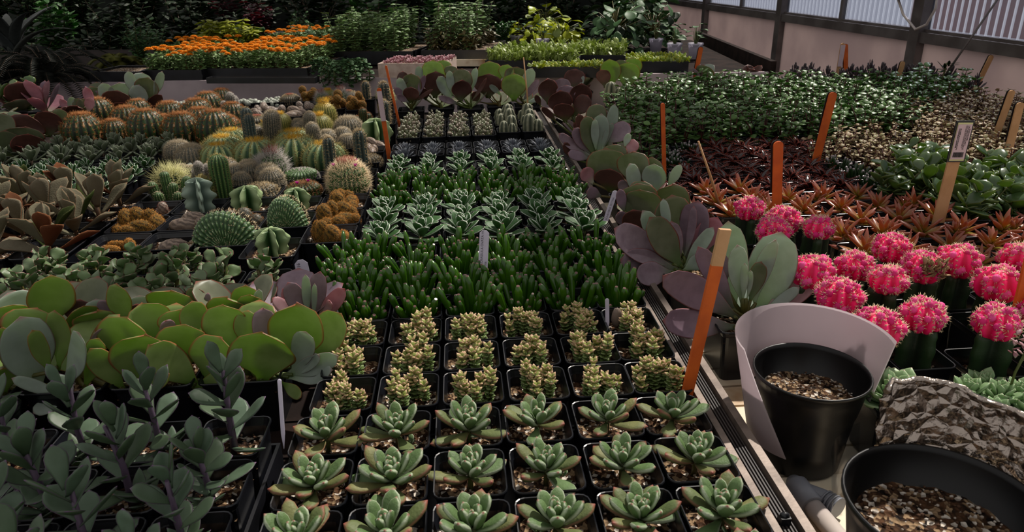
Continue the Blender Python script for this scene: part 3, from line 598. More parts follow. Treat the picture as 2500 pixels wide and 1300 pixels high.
cactus_kind('ribtall', 'body_green', ['sp_gold', 'sp_gold'], lambda v, r: [dict(R=.25, H=1.25, nr=14, amp=.22, rows=22, per=3, L=.06, jit=.5, r=.005, c=(.18, .12), n=24), dict(R=.24, H=.72, nr=18, amp=.15, rows=16, per=8, L=.13, jit=.7, r=.004, c=(-.2, -.12)), ], n=1)
cactus_kind('peanut', 'body_green', ['sp_fur', 'sp_fur'], lambda v, r: [dict(R=.13, H=rr, nr=12, amp=.12, rows=14, per=4, L=.035, jit=.6, r=.004, c=(x, y), lean=(x*.6, y*.5), tub=.1) for x, y, rr in ((-.3, 0, .65), (-.1, .2, .85), (.1, 0, .6), (.3, .2, .7), (.25, -.2, .4), (-.15, -.25, .45), (.4, -.05, .5))], n=1)
cactus_kind('finger_cluster', 'body_dark', ['sp_brown', 'sp_brown'], lambda v, r: [dict(R=.17, H=rr, nr=12, amp=.12, rows=14, per=7, L=.08, jit=.8, r=.004, c=(x, y)) for x, y, rr in ((-.2, 0, .75), (.15, .1, .95), (.05, -.2, .6), (-.1, .25, .7))], n=1)
cactus_kind('redcushion', 'body_grey', ['sp_tan', 'sp_red'], lambda v, r: [dict(R=.55, H=.62, nr=26, amp=.12, rows=14, per=7, L=.1, jit=.8, r=.006, tub=.12, topL=.12, topn=300)], n=2)
def lump(mb, ms, rng, c, r, dens, L, sr=.004, tub=.06, nrib=16, tang=False):
    n, k = 12, 22; u = np.linspace(.03, PI-.03, n)[:, None]; v = (np.arange(k)*2*PI/k)[None, :]
    bump = 1+tub*np.sin(v*nrib)*np.sin(u*9)
    q = np.stack([np.sin(u)*np.cos(v), np.sin(u)*np.sin(v), np.cos(u)+0*v], -1); P = q*bump[..., None]*np.array(r)+np.array(c)
    rs = np.random.RandomState(rng.randrange(9999))
    mb.grid(P, np.stack([.5+.5*np.sin(v*nrib)*np.sin(u*9), 1-u/PI+0*v, rs.uniform(0, .7, (n, k))], -1), 0, caps=True)
    if dens:
        d = rs.normal(0, 1, (dens, 3)); d /= np.linalg.norm(d, axis=1)[:, None]; spikes(ms, d*np.array(r)*.99+np.array(c), d/np.array(r)*min(r)+rs.normal(0, .55, (dens, 3)), L*rs.uniform(.5, 1.1, dens), sr)
def brain(key, body, sp, lumps, dens, L, n=2, jitter=.025, big=True):
    out = []
    for v in range(n):
        mb, ms = MB(), MB(); rng = random.Random(v+9)
        for c, r in lumps:
            c2 = [x+rng.uniform(-jitter, jitter) for x in c]; r2 = [x*rng.uniform(.82, 1.02) for x in r]; lump(mb, ms, rng, (c2[0], c2[1], c2[2]+SZ), r2, dens, L)
        pp = [('pot', POTB if big else POT, None), ('soil', (SOILB if big else SOIL)[v % 3], None), ('cactus_body', mb.mesh('cactus_body', [body]), None)]
        if ms.n: pp.append(('spines', ms.mesh('spines', [sp]), 'cactus_body'))
        out.append(pp)
    reg(key, out)
brain('orangebrain', 'body_orange', 'sp_rust', [((-.3, .1, .3), (.2, .24, .34)), ((-.05, .2, .34), (.2, .2, .36)), ((.22, .18, .3), (.22, .17, .32)), ((.42, .05, .22), (.16, .24, .26)), ((.1, -.15, .2), (.34, .18, .24)), ((-.38, -.18, .15), (.16, .2, .2)), ((.35, -.2, .16), (.17, .15, .2)), ((-.12, -.3, .16), (.28, .15, .2))], 800, .06, 3)
brain('orangesmall', 'body_orange', 'sp_rust', [((-.15, -.1, .1), (.26, .15, .15)), ((-.05, .1, .14), (.3, .1, .13)), ((.22, .08, .16), (.14, .2, .18))], 1500, .05, 1, .02)
brain('orangeballs', 'body_orange', 'sp_rust', [((.28*math.cos(i*1.3)*(i > 0), .28*math.sin(i*1.3)*(i > 0), .35+.14*(i % 3)), (.17, .17, .2)) for i in range(11)], 500, .045, 3, .1)
brain('brownbrain', 'body_brain', 'sp_tan', [((-.1, .0, .2), (.42, .2, .22)), ((.1, .12, .28), (.38, .16, .22)), ((.28, -.05, .2), (.2, .2, .22))], 420, .025, 2)
brain('brownlow', 'body_brain', 'sp_tan', [((0, 0, .1), (.36, .25, .24)), ((.12, -.12, .06), (.2, .16, .14))], 420, .02, 1)
brain('whitebrain', 'body_brain', 'sp_white', [((.34*math.cos(i*1.15), .3*math.sin(i*1.15), .22+.1*(i % 2)), (.2, .12, .2)) for i in range(6)]+[((0, 0, .4), (.26, .15, .2))], 420, .05, 3, .08)
brain('greycluster', 'body_white', 'sp_white', [((-.3+.12*(i % 6), -.3+.14*(i//6), .16+.06*((i*7) % 3)), (.1, .1, .12)) for i in range(30)], 60, .03, 2, .05)
brain('mound', 'body_grey', 'sp_brown', [((-.25, .05, .3), (.2, .2, .26)), ((.1, .1, .28), (.24, .2, .26)), ((.36, 0, .2), (.18, .2, .22))], 420, .06, 1)
def crest(mb, rng, v):
    a, b, c = (.62, .72, .3) if v == 0 else (.5, .78, .36)
    n, k = 230, 70; th = np.linspace(-.25, PI+.25, n)[:, None]; ps = np.linspace(-PI/2*.98, PI/2*.98, k)[None, :]
    rib = .5+.5*np.cos(40*th+1.2*np.sin(ps*2)); tubr = .5+.5*np.cos(ps*24+3*np.sin(th*2)); d = 1+.06*rib*(.4+.6*tubr)
    P = np.stack([a*np.cos(th)*np.cos(ps)*d, c*np.sin(ps)*d-.35*np.cos(ps)*np.cos(ps)*.3+0*th, SZ+.08+b*np.sin(th)*np.cos(ps)*d*(1-.12*np.cos(th))], -1)
    P[..., 2] = np.maximum(P[..., 2], SZ-.05)
    mb.grid(P, np.stack([rib*(.35+.65*tubr), 0*rib*ps+.3, (rib > .8)*(tubr > .85)*.9], -1), closed=False)
def crest_sp(mb, rng, v):
    a, b, c = (.62, .72, .3) if v == 0 else (.5, .78, .36); rs = np.random.RandomState(v); m = 700; th = rs.uniform(0, PI, m); ps = rs.uniform(-1.4, 1.4, m)
    N_ = np.stack([np.cos(th)*np.cos(ps), np.sin(ps), np.sin(th)*np.cos(ps)], 1); P = N_*np.array([a, c, b])*1.06+np.array([0, -.03, SZ+.08])
    spikes(mb, P, N_+rs.normal(0, .3, (m, 3)), .05, .005)
reg('crest', potted(crest, ['body_crest'], 'cactus_body', 2, big=True, extra=[('spines', ['sp_cream'], crest_sp)]))
def star(R, H, nr, wav, zz=SZ):
    def fn(mb, rng, v):
        n, k = 40, 160; u = np.linspace(0, 1, n)[:, None]; th = (np.arange(k)*2*PI/k)[None, :]
        sw = np.abs(((th*nr/(2*PI)) % 1)-.5)*2; fin = np.clip(sw, 0, 1)**1.5
        rr = np.sqrt(np.clip(1-np.clip((u-.72)/.28, 0, 1)**2.4, .001, 1))*(.8+.3*np.sin(u*PI)); rad = R*rr*(.2+.8*fin*(1+wav*np.sin(u*H*13+np.floor(th*nr/(2*PI))*2)))
        P = np.stack([rad*np.cos(th), rad*np.sin(th), zz+H*u-.14*H*(1-fin)*(u > .9)+0*th], -1); mb.grid(P, np.stack([fin+0*u, u+0*th, 0*fin+0*u], -1), caps=True)
    return fn
reg('prickly', potted(star(.46, 1.35, 4, .24), ['body_prickly'], 'cactus_body', 2, big=True))
reg('star', potted(star(.58, 1.05, 5, .12), ['body_star'], 'cactus_body', 2, big=True))
def moon(seed, R):
    rng = random.Random(seed); H = rng.uniform(.75, 1.1)
    def stock(mb, rng_, v):
        n, k = 10, 36; u = np.linspace(0, 1, n)[:, None]; th = (np.arange(k)*2*PI/k)[None, :]; tri = .5+.5*np.cos(3*(th-.5))
        rad = (.11+.2*tri**1.3)*(1+.05*np.sin(u*14))*np.where(u > .9, .85, 1); P = np.stack([rad*np.cos(th), rad*np.sin(th), SZ-.03+H*u+0*th], -1); mb.grid(P, np.stack([tri+0*u, u+0*th, 0*tri+0*u], -1), caps=True)
    mb, ms, mp, mk = MB(), MB(), MB(), MB(); stock(mk, rng, 0); z = SZ+H-.08; Q = []
    sf = ribbody(mb, R, R*1.45, 9, .22, z0=z, n=16, kk=54)
    for i in range(int(60*R/.4)):
        a = rng.random()*2*PI; e = rng.uniform(-.5, 1.35); rr = R*rng.uniform(.84, .98); c = np.array((rr*math.cos(a)*math.cos(e), rr*math.sin(a)*math.cos(e), z+R*.72+rr*.75*math.sin(e))); q = rng.uniform(.04, .085)
        ball(mp, c, (q, q, q), 5, 7, 0, A=np.array([rng.random(), .5, rng.random()])); Q.append((c, q))
    rs = np.random.RandomState(seed); P, D = [], []
    for c, q in Q:
        d = rs.normal(0, 1, (16, 3)); d /= np.linalg.norm(d, axis=1)[:, None]; P.append(c+d*q*.95); D.append(d)
    for nrr in range(9):
        uu = np.linspace(.15, .98, 9); p, nn = sf(uu, np.full(9, 2*PI*nrr/9))
        for q in range(7): P.append(p); D.append(nn*.6+rs.normal(0, .7, nn.shape))
    spikes(ms, np.concatenate(P), np.concatenate(D), .055, .0065)
    return [('pot', POT, None), ('soil', SOIL[seed % 3], None), ('rootstock', mk.mesh('rootstock', ['body_stock']), None), ('grafted_cactus', mb.mesh('grafted_cactus', ['body_pink']), 'rootstock'), ('pup_offsets', mp.mesh('pup_offsets', ['pup_pink']), 'rootstock'), ('spines', ms.mesh('spines', ['sp_cream']), 'rootstock')]
reg('moon', [moon(i+3, r) for i, r in enumerate((.33, .37, .34, .3, .38))])

# ---- background kinds
reg('marigold', potted(lambda m, r, v: bushy(m, r, 40, .8, .4, .16, 7, L=.26, kind='lance', z0=0), ['tomato', 'stem_green'], 'foliage', 3, pot=False, extra=[('flower_head', ['marigold'], lambda m, r, v: [[leaf(m, (x, y, z), i*GA, .1+1.2*i/34, .26*(1-.5*i/34), .13, .02, 'paddle', -.3, 0, 5, 5, 0, r.random()) for i in range(34)] for x, y, z in ((0, 0, .95), (.28*math.cos(v*2), .28*math.sin(v*2), .85))[:1+v % 2]])]))
reg('tomato', potted(lambda m, r, v: bushy(m, r, 110, 2.5, .8, .2, 7, L=.36, up=.1, kind='lance', z0=0), ['tomato', 'stem_green'], 'foliage', 4, pot=False))
reg('tomatob', potted(lambda m, r, v: [bushy(m, r, 60, 2.7, .7, .2, 5, L=.32, up=.0, kind='lance', z0=0), bushy(m, r, 50, 1.5, .7, .2, 6, L=.4, up=-.8, kind='lance', z0=0, mat_leaf=2)], ['tomato', 'stem_brown', 'tomatobrown'], 'foliage', 3, pot=False))
reg('seedling', potted(lambda m, r, v: [leaf(m, (r.uniform(-.3, .3), r.uniform(-.3, .3), 0), r.random()*6.28, r.uniform(.1, 1.4), r.uniform(.25, .5), .2, .02, 'oval', .2, .1, 6, 6, 0, r.random()) for i in range(16)]+[leaf(m, (r.uniform(-.3, .3), r.uniform(-.3, .3), r.uniform(.1, .45)), r.random()*6.28, r.uniform(-.1, 1.2), r.uniform(.2, .4), .18, .02, 'oval', .2, .1, 6, 6, 0, r.random()) for i in range(26)]+[tube(m, [(.1*i-.25, .1*((i*3) % 5)-.2, 0), (.1*i-.25, .1*((i*3) % 5)-.2, .5)], .02, 4, 0) for i in range(6)], ['limegreen'], 'foliage', 3, pot=False))
reg('lowseed', potted(lambda m, r, v: [leaf(m, (r.uniform(-.35, .35), r.uniform(-.35, .35), .05), r.random()*6.28, r.uniform(.1, 1.2), r.uniform(.2, .35), .16, .02, 'oval', .2, .1, 5, 6, r.randrange(2), r.random()) for i in range(40)], ['limegreen', 'chartreuse'], 'foliage', 3, pot=False))
reg('tinypink', potted(lambda m, r, v: rosette(m, r, 14, .3, .18, .06, 'spoon', z0=0, h=.15, nn=5, k=6), ['paddle_pink'], 'rosette', 3, pot=False))
def heart(mats, n=40, H=2.2, R=1.1, W=.62, seed=0):
    def fn(m, r, v):
        for i in range(n):
            a = r.random()*2*PI; e = r.random()**.7; rr = R*r.uniform(.3, 1); z = H*e*r.uniform(.6, 1); p = (rr*math.cos(a), rr*math.sin(a), z)
            tube(m, [(0, 0, 0), (rr*.4*math.cos(a), rr*.4*math.sin(a), z*.8), p], .025, 4, 1)
            leaf(m, p, a+r.uniform(-.5, .5), r.uniform(-1.0, .2), W*1.25*r.uniform(.7, 1.1), W*r.uniform(.7, 1.1), .02, 'spoon' if False else 'oval', -.4, .12, 7, 8, 0 if r.random() < .8 or len(mats) < 3 else 2, r.random(), roll=r.uniform(-.5, .5))
    return potted(fn, mats, 'foliage', 3, pot=False)
reg('pothoslime', heart(['lime', 'stem_green', 'limegreen'], 60, 2.0, 1.3))
reg('pothosdark', heart(['ivy', 'stem_green', 'darkgreen'], 90, 3.2, 1.6, .75))
reg('darkbush', potted(lambda m, r, v: bushy(m, r, 300, 3.4, 1.9, .3, 18, L=.5, kind='lance', z0=0), ['darkgreen', 'stem_brown'], 'foliage', 3, pot=False))
reg('midbush', potted(lambda m, r, v: bushy(m, r, 220, 2.4, 1.2, .26, 14, L=.42, kind='lance', z0=0), ['midgreen', 'stem_brown'], 'foliage', 3, pot=False))
reg('ivybush', potted(lambda m, r, v: bushy(m, r, 160, 1.9, 1.0, .24, 12, L=.3, z0=0), ['ivy', 'stem_green'], 'foliage', 3, pot=False))
reg('maroonbush', potted(lambda m, r, v: bushy(m, r, 170, 2.6, 1.5, .3, 12, L=.6, kind='lance', up=-.1, z0=0), ['maroon', 'stem_red'], 'foliage', 2, pot=False))
reg('chartbush', potted(lambda m, r, v: bushy(m, r, 230, 2.0, 1.5, .24, 16, L=.62, kind='lance', up=-.2, z0=0), ['chartreuse', 'stem_green'], 'foliage', 2, pot=False))
def fern(m, r, v, n=40, L=2.2):
    for i in range(n):
        a = r.random()*2*PI; e = r.uniform(.3, 1.4); pts = [(0, 0, .1)]; el = e
        for j in range(6): pts.append((pts[-1][0]+L/6*math.cos(a)*math.cos(el), pts[-1][1]+L/6*math.sin(a)*math.cos(el), pts[-1][2]+L/6*math.sin(el))); el -= .38
        tube(m, pts, .02, 4, 1); P, D = [], []
        for j in np.linspace(.6, 6, 34):
            p = [np.interp(j, range(7), [q[k] for q in pts]) for k in range(3)]
            for sg in (-1, 1): P.append(p); D.append((-sg*math.sin(a)+.5*math.cos(a), sg*math.cos(a)+.5*math.sin(a), -.2))
        spikes(m, P, D, .34, .035, 0)
reg('fern', potted(lambda m, r, v: fern(m, r, v, 60, 3.6), ['fern', 'stem_brown'], 'foliage', 2, pot=False))
reg('fernlight', potted(lambda m, r, v: fern(m, r, v, 34, 1.6), ['fernlight', 'stem_brown'], 'foliage', 2, pot=False))
reg('strapplant', potted(lambda m, r, v: [leaf(m, (0, 0, .2), a, r.uniform(.9, 1.3), 4.2, .75, .05, 'blade', -1.1, .2, 12, 8, 0, r.random()) for a in np.linspace(0, 6, 12)], ['strap'], 'foliage', 1, pot=False))
reg('arching', potted(lambda m, r, v: [leaf(m, (0, 0, .2), a, r.uniform(1.0, 1.4), 3.4, .22, .04, 'blade', -1.9, .2, 14, 6, 0, r.random()) for a in np.linspace(0, 6, 9)], ['cymbidium'], 'foliage', 1, pot=False))
def trail(m, r, v):
    for i in range(12):
        a = r.uniform(-2.6, -.5); L = r.uniform(.8, 2.0); p = np.array((0, 0, .6)); pts = [p]; e = .4
        for j in range(8): p = p+np.array((math.cos(a)*math.cos(e), math.sin(a)*math.cos(e), math.sin(e)))*L/8; pts.append(p); e -= .33
        tube(m, pts, .018, 4, 1)
        for j in range(1, 9):
            for q in range(3): leaf(m, pts[j], r.random()*6.28, r.uniform(-.6, .5), .26, .2, .02, 'oval', 0, .1, 5, 6, 0, r.random(), roll=r.uniform(-.5, .5))
reg('trail', potted(trail, ['ivy', 'stem_green'], 'foliage', 2, pot=False))

# ================================================================ the setting
def struct(name, mb, mats, loc=(0, 0, 0), rz=0):
    o = mb.obj(name, mats, None, loc, rz); o['kind'] = 'structure'; return o
mb = MB(); mb.box(-60, 45, -12, 100, -F0-.6, -F0); struct('floor', mb, ['floor_gravel'])
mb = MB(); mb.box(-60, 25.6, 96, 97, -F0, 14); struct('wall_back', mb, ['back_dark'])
WX = 25.6; SILL = 2.35
mb = MB(); mb.box(WX, WX+.3, 2, 96, -F0, SILL-.5); struct('wall_right', mb, ['wall_panel'])
mb = MB()
for y in (21.5, 39.6, 57.5, 75.5): mb.box(WX-.45, WX+.25, y-.45, y+.45, -F0, 14)
struct('trim_1', mb, ['frame_metal'])
mb = MB(); mb.box(WX-.35, WX+.4, 2, 96, SILL-.5, SILL+.05); mb.box(WX-.15, WX+.5, 2, 96, SILL+.05, SILL+.2); struct('trim_2', mb, ['frame_metal'])
for i, (y0, y1) in enumerate(((2, 21.05), (21.95, 39.15), (40.05, 57.05), (57.95, 75.05), (75.95, 95.9))):
    mb = MB(); mb.box(WX+.05, WX+.12, y0, y1, SILL+.2, 13.5); w = struct('window_%d' % (i+1), mb, ['polycarbonate'])
    mb = MB(); ym = (y0+y1)/2; mb.box(WX-.1, WX+.3, ym-.16, ym+.16, SILL+.2, 13.5); o = mb.obj('window_frame', ['frame_metal'], w)
mb = MB(); mb.box(45, 160, -20, 150, -F0-.8, -F0-.6); mb.box(WX+.3, 160, -20, 150, -F0-.6, -F0-.5); struct('ground', mb, ['outside_paving'])
mb = MB(); mb.box(60, 75, 8, 46, -F0-.5, -F0+9); o = mb.obj('hedge', ['outside_grass']); tag(o, 'green clipped hedge blurred behind the ribbed window at right', 'hedge')
mb = MB(); mb.box(60, 80, 66, 96, -F0-.5, -F0+14); o = mb.obj('shed', ['outside_red']); tag(o, 'red shed wall blurred behind the ribbed windows', 'shed')


# unseen roof beams and flat panels, added overhead to throw shade on the benches
RZ = 24.0; mb = MB()
for x in (-30, -12, 6, 24): mb.box(x-.35, x+.35, -10, 95, RZ+.2, RZ+1.2)
for y in (2, 14, 26, 38, 50, 62, 74, 86): mb.box(-55, 25.6, y-.3, y+.3, RZ-.5, RZ+.2)
struct('added_roof_beams', mb, ['frame_metal'])
def shade(x0, x1, y0, y1, i):      # area on the bench to be shaded -> added blocking panel along the sun's path
    dx, dy = SUN.x/SUN.z*(RZ-.6), SUN.y/SUN.z*(RZ-.6); mb = MB(); mb.box(x0+dx, x1+dx, y0+dy, y1+dy, RZ-.62, RZ-.58); struct('added_shade_panel_%d' % i, mb, ['added_shade_mat'])
shade(-12, -3.4, 3.0, 8.3, 1); shade(-40, -19, 38.5, 70, 2); shade(-18, -10.5, 25.8, 28.2, 3); shade(3.4, 9.5, 19.5, 30, 4); shade(-18, 14, 66, 80, 5); shade(1.0, 2.4, 10.6, 22, 6)

def bench(name, x0, x1, y0, y1, label, rails, loc=(0, 0, 0), rz=0, sk=1.0, top='slat_wood'):
    root = empty(name, (loc[0], loc[1], loc[2]-F0), label, 'bench', rz=rz)
    b = MB(); y = y0
    while y < y1: b.box(x0, x1, y, min(y+sk-.06, y1), -1.16+F0, -1.03+F0); y += sk
    b.obj('slatted_top', [top], root)
    b = MB()
    for x in np.linspace(x0+.6, x1-.6, max(2, int((x1-x0)/7))): b.box(x-.15, x+.15, y0, y1, -1.5+F0, -1.165+F0)
    b.obj('frame', ['frame_metal'], root)
    for x in (x0+.9, x1-.9):
        for y in (y0+1.2, y1-1.2): b = MB(); b.box(x-.3, x+.3, y-.3, y+.3, 0, -1.51+F0); b.obj('leg', ['frame_metal'], root)
    for nm, mt, bx in rails: b = MB(); b.box(*bx[:4], bx[4]+F0, bx[5]+F0); b.obj(nm, [mt], root)
    return root
b1 = bench('greenhouse_bench', -40, 3.42, 1.5, 38.6, 'long slatted bench carrying the cactus pots and central succulent trays', [('edge_rail', 'aluminium', (3.42, 3.52, 1.5, 38.6, -1.3, -.12))], top='board_wood')
b2 = bench('greenhouse_bench', 3.9, 25.0, 1.5, 37.6, 'slatted bench with bare boards under the two round black pots', [('edge_rail', 'aluminium', (3.78, 3.9, 1.5, 37.6, -1.3, -.12))], sk=.62)
mb = MB(); mb.box(3.53, 3.77, 1.5, 37.5, -.62, -.24)
for i in range(5): mb.box(3.545+i*.045, 3.565+i*.045, 1.5, 37.5, -.24, -.2)
tag(mb.obj('gap_strip', ['rail_dark']), 'dark ribbed strip between the two metal bench rails', 'strip')
# back bench, slightly turned
BZ = .7; th = math.atan(.114)
root = empty('greenhouse_bench', (-4, 40.3, -F0), 'far bench with a pale grey front board behind the cactus pots', 'bench', rz=-th)
b = MB(); b.box(-34, 20.6, 0, .22, -1.2+F0, BZ+F0); b.obj('front_board', ['board_white'], root)
b = MB(); b.box(-34, 20.3, .25, 20, BZ-.6+F0, BZ-.1+F0); b.obj('bench_top', ['board_wood'], root)
b = MB(); b.box(20.65, 20.95, .0, 20, -.6+F0, BZ+.55+F0); b.obj('side_board', ['board_wood'], root)
for x in (-30, -5, 18):
    for y in (1.5, 18): b = MB(); b.box(x-.4, x+.4, y-.4, y+.4, 0, BZ-.61+F0); b.obj('leg', ['frame_metal'], root)

OCC = []
def free(x, y, d=.96): return all(max(abs(x-a), abs(y-b)) >= (d+e)/2 for a, b, e in OCC)
rnd = random.Random(4)
def vis(x, y, z=.4, m=90):
    a, b = px_of((x, y, z)); return -m < a < 2500+m and -m < b < 1300+m*1.6
POTW = ' in a square black pot'
def block(kind, name, cat, xs, ys, lab, group, tail, s=(.9, 1.1), d=.96, skip=lambda x, y: False, z=0, m=90, fixed_rz=None, big=False):
    """rows counted from the nearest, columns from the left"""
    r = 0
    for y in ys:
        cells = [x for x in xs if vis(x, y, .4, m) and not skip(x, y) and free(x, y, d)]
        if not cells: continue
        r += 1
        for c, x in enumerate(sorted(cells)):
            OCC.append((x, y, d))
            pos = '%s row %s, %s from left' % (ordn(r-1), tail, ordn(c))
            place(kind, name, (x+rnd.uniform(-.01, .01), y+rnd.uniform(-.01, .01), z), lab+', '+pos, cat, group, rz=rnd.random()*6.28 if fixed_rz is None else fixed_rz, s=rnd.uniform(*s), rng=rnd)
# ---------------------------------------------------------------- trays under the pots
def nursery_tray(x0, x1, y0, y1, label, z=-1.0, h=.5, t=.05):
    b = MB(); b.box(x0, x1, y0, y1, z, z+.04)
    for q in ((x0, x0+t, y0, y1), (x1-t, x1, y0, y1), (x0+t, x1-t, y0, y0+t), (x0+t, x1-t, y1-t, y1)): b.box(q[0], q[1], q[2], q[3], z+.04, z+h)
    o = b.obj('nursery_tray', ['tray_plastic'], None, ((x0+x1)/2, (y0+y1)/2, 0)); o.data.transform(Matrix.Translation((-(x0+x1)/2*U, -(y0+y1)/2*U, 0)))
    tag(o, label, 'tray', 'black trays under the pots'); return o
# ---------------------------------------------------------------- central block
CX = [-2.1, -1.1, -.1, .9, 1.9, 2.87]
block('plush', 'potted_rosette', 'succulent', CX, [5.53, 6.53, 7.53, 8.56], 'plump furry rosette with red tips', 'furry rosettes in the nearest central rows', 'of centre block', (.86, 1.03))
CX1 = [-2.0+i for i in range(6)]; CX1[5] = 2.93
block('crass', 'potted_star_succulent', 'succulent', CX1, [9.6, 10.6, 11.6], 'pinkish yellow star-leaved stonecrop', 'pinkish star-leaved stonecrops', 'of its kind', (.95, 1.12))
block('gollum', 'potted_finger_succulent', 'succulent', [-2.35]+CX1, [12.58], 'glossy green finger-leaved clump', 'front finger-leaved clumps', 'behind star stonecrops', (1.0, 1.2), d=.85)
block('gollum', 'potted_finger_succulent', 'succulent', [-2.75]+[-2.2+1.02*i for i in range(6)], [13.56, 14.54, 15.5], 'green finger-leaved clump behind stonecrops', 'front finger-leaved clumps', 'of its kind', (1.0, 1.25), d=.9)
CX2 = [-2.1+i for i in range(6)]
block('plushw', 'potted_rosette', 'succulent', CX2, [16.5, 17.5, 18.5], 'white-edged green rosette between finger-leaved clumps', 'white-edged rosettes, middle rows', 'of its kind', (1.0, 1.2))
block('gollum', 'potted_finger_succulent', 'succulent', CX2, [19.5, 20.5, 21.5], 'far green finger-leaved clump', 'far finger-leaved clumps', 'of its kind', (.95, 1.15))
block('plushw', 'potted_rosette', 'succulent', CX2, [22.5, 23.5, 24.45], 'small white-edged rosette by the blue spiky ones', 'white-edged rosettes, far rows', 'of its kind', (.9, 1.1))
block('bluespike', 'potted_spiky_rosette', 'succulent', CX2, [25.4, 26.4, 27.35], 'blue-grey spiky rosette', 'blue-grey spiky rosettes', 'of its kind', (1.0, 1.25))
block('beads', 'potted_bead_succulent', 'succulent', CX2[:4], [28.4, 29.4, 30.4, 31.4], 'pale bead-leaved clump', 'pale bead-leaved clumps', 'of its kind', (1.0, 1.15))
block('ribgrey', 'potted_ribbed_cactus', 'cactus', CX2[4:], [28.8, 30.2, 31.3], 'grey-green wavy ribbed cactus beside the bead succulents', 'grey wavy ribbed cacti', 'of its kind', (1.1, 1.25))
for i, (y0, y1) in enumerate(((5.0, 9.05), (9.1, 13.06), (13.08, 17.0), (17.02, 21.0), (21.02, 24.9), (24.92, 31.9))):
    nursery_tray(-2.72+(.1 if 0 < i else 0) if i != 2 else -2.72, 3.4, y0, y1, 'black tray under the centre block, %s from the front' % ordn(i))
# ---------------------------------------------------------------- cactus pots, four and a half inch, front rows by hand
def cact(kind, x, y, label, s=1.0, rz=0, v=0, z=0, cat='cactus', name='potted_cactus', d=1.3):
    OCC.append((x, y, d)); return place(kind, name, (x, y, z), label, cat, 'cacti in square black pots', rz, s, v)
F = [('orangesmall', -8.55, 17.1, 'three small orange woolly lumps in the front left cactus pot', 1, 0, 0),
     ('brownlow', -7.23, 17.1, 'low grey-brown domed crested cactus in the front row', 1, .3, 0),
     ('crest', -5.9, 17.15, 'wide green fan-shaped crested cactus in front cactus row', 1.28, .1, 0),
     ('star', -4.62, 16.25, 'green five-ribbed star cactus standing before the crested fans', .66, .3, 0),
     ('orangebrain', -3.4, 17.08, 'orange brain-like cactus nearest of the right-hand column', .98, 2.2, 0),
     ('orangebrain', -8.6, 18.5, 'orange brain-like cactus at far left of cactus block', 1.08, 0, 1),
     ('brownbrain', -7.28, 18.5, 'grey-brown slug-shaped crested cactus beside orange brain cactus', 1.05, 0, 0),
     ('mound', -5.96, 18.52, 'fuzzy brown three-humped cactus behind the wide green fan', 1.1, 0, 0),
     ('crest', -4.66, 18.35, 'tall round green crested cactus with curving ridges', 1.05, -.15, 1),
     ('orangebrain', -3.4, 18.42, 'orange brain-like cactus, middle of the right-hand column', 1.05, .6, 2),
     ('peanut', -8.75, 21.2, 'cluster of small ribbed finger cacti above the prickly grey one', 1.1, 0, 0),
     ('prickly', -7.42, 19.9, 'grey-green knobbly column cactus with wavy edges', .78, .4, 0),
     ('star', -6.1, 19.85, 'pale green square star cactus behind brown humped cactus', .72, .8, 1),
     ('star', -4.74, 19.72, 'pale ribbed star cactus half hidden by tall green crest', .62, .1, 0),
     ('orangebrain', -3.42, 19.78, 'orange brain-like cactus, farthest of the right-hand column', .95, 1.4, 1),
     ('ribtall', -7.45, 21.22, 'tall ribbed green cactus with a white hairy one beside', 1.15, 0, 0),
     ('dome', -6.12, 21.2, 'low grey dome cactus of tangled spines', 1.1, 0, 0),
     ('domeflower', -4.8, 21.1, 'low spiny dome cactus with two magenta flowers', 1.05, 0, 0),
     ('redtop', -3.46, 21.15, 'big round cactus with red crown and magenta flowers', 1.2, 0, 0)]
for k, x, y, lab, s, rz, v in F: cact(k, x, y, lab, s, rz, v)
root = empty('potted_cactus', (-8.76, 19.86, 0), 'tiny purple-brown cactus alone in its wide black pot', 'cactus', 'cacti in square black pots')
for nm, me in (('pot', POTB), ('soil', SOILB[1])): o = bpy.data.objects.new(nm, me); COL.objects.link(o); o.parent = root
mb, ms = MB(), MB(); rr_ = random.Random(2)
lump(mb, ms, rr_, (.3, .0, .0), (.14, .14, .2), 160, .05); lump(mb, ms, rr_, (.18, .0, -.08), (.1, .1, .1), 90, .05)
o = mb.obj('cactus_body', ['body_brain'], root); ms.obj('spines', ['sp_red'], o); OCC.append((-8.76, 19.86, 1.3))
nursery_tray(-9.35, -5.3, 16.35, 20.6, 'black tray under the front left cactus pots'); nursery_tray(-5.27, -2.77, 15.5, 20.5, 'black tray under the front right cactus pots')
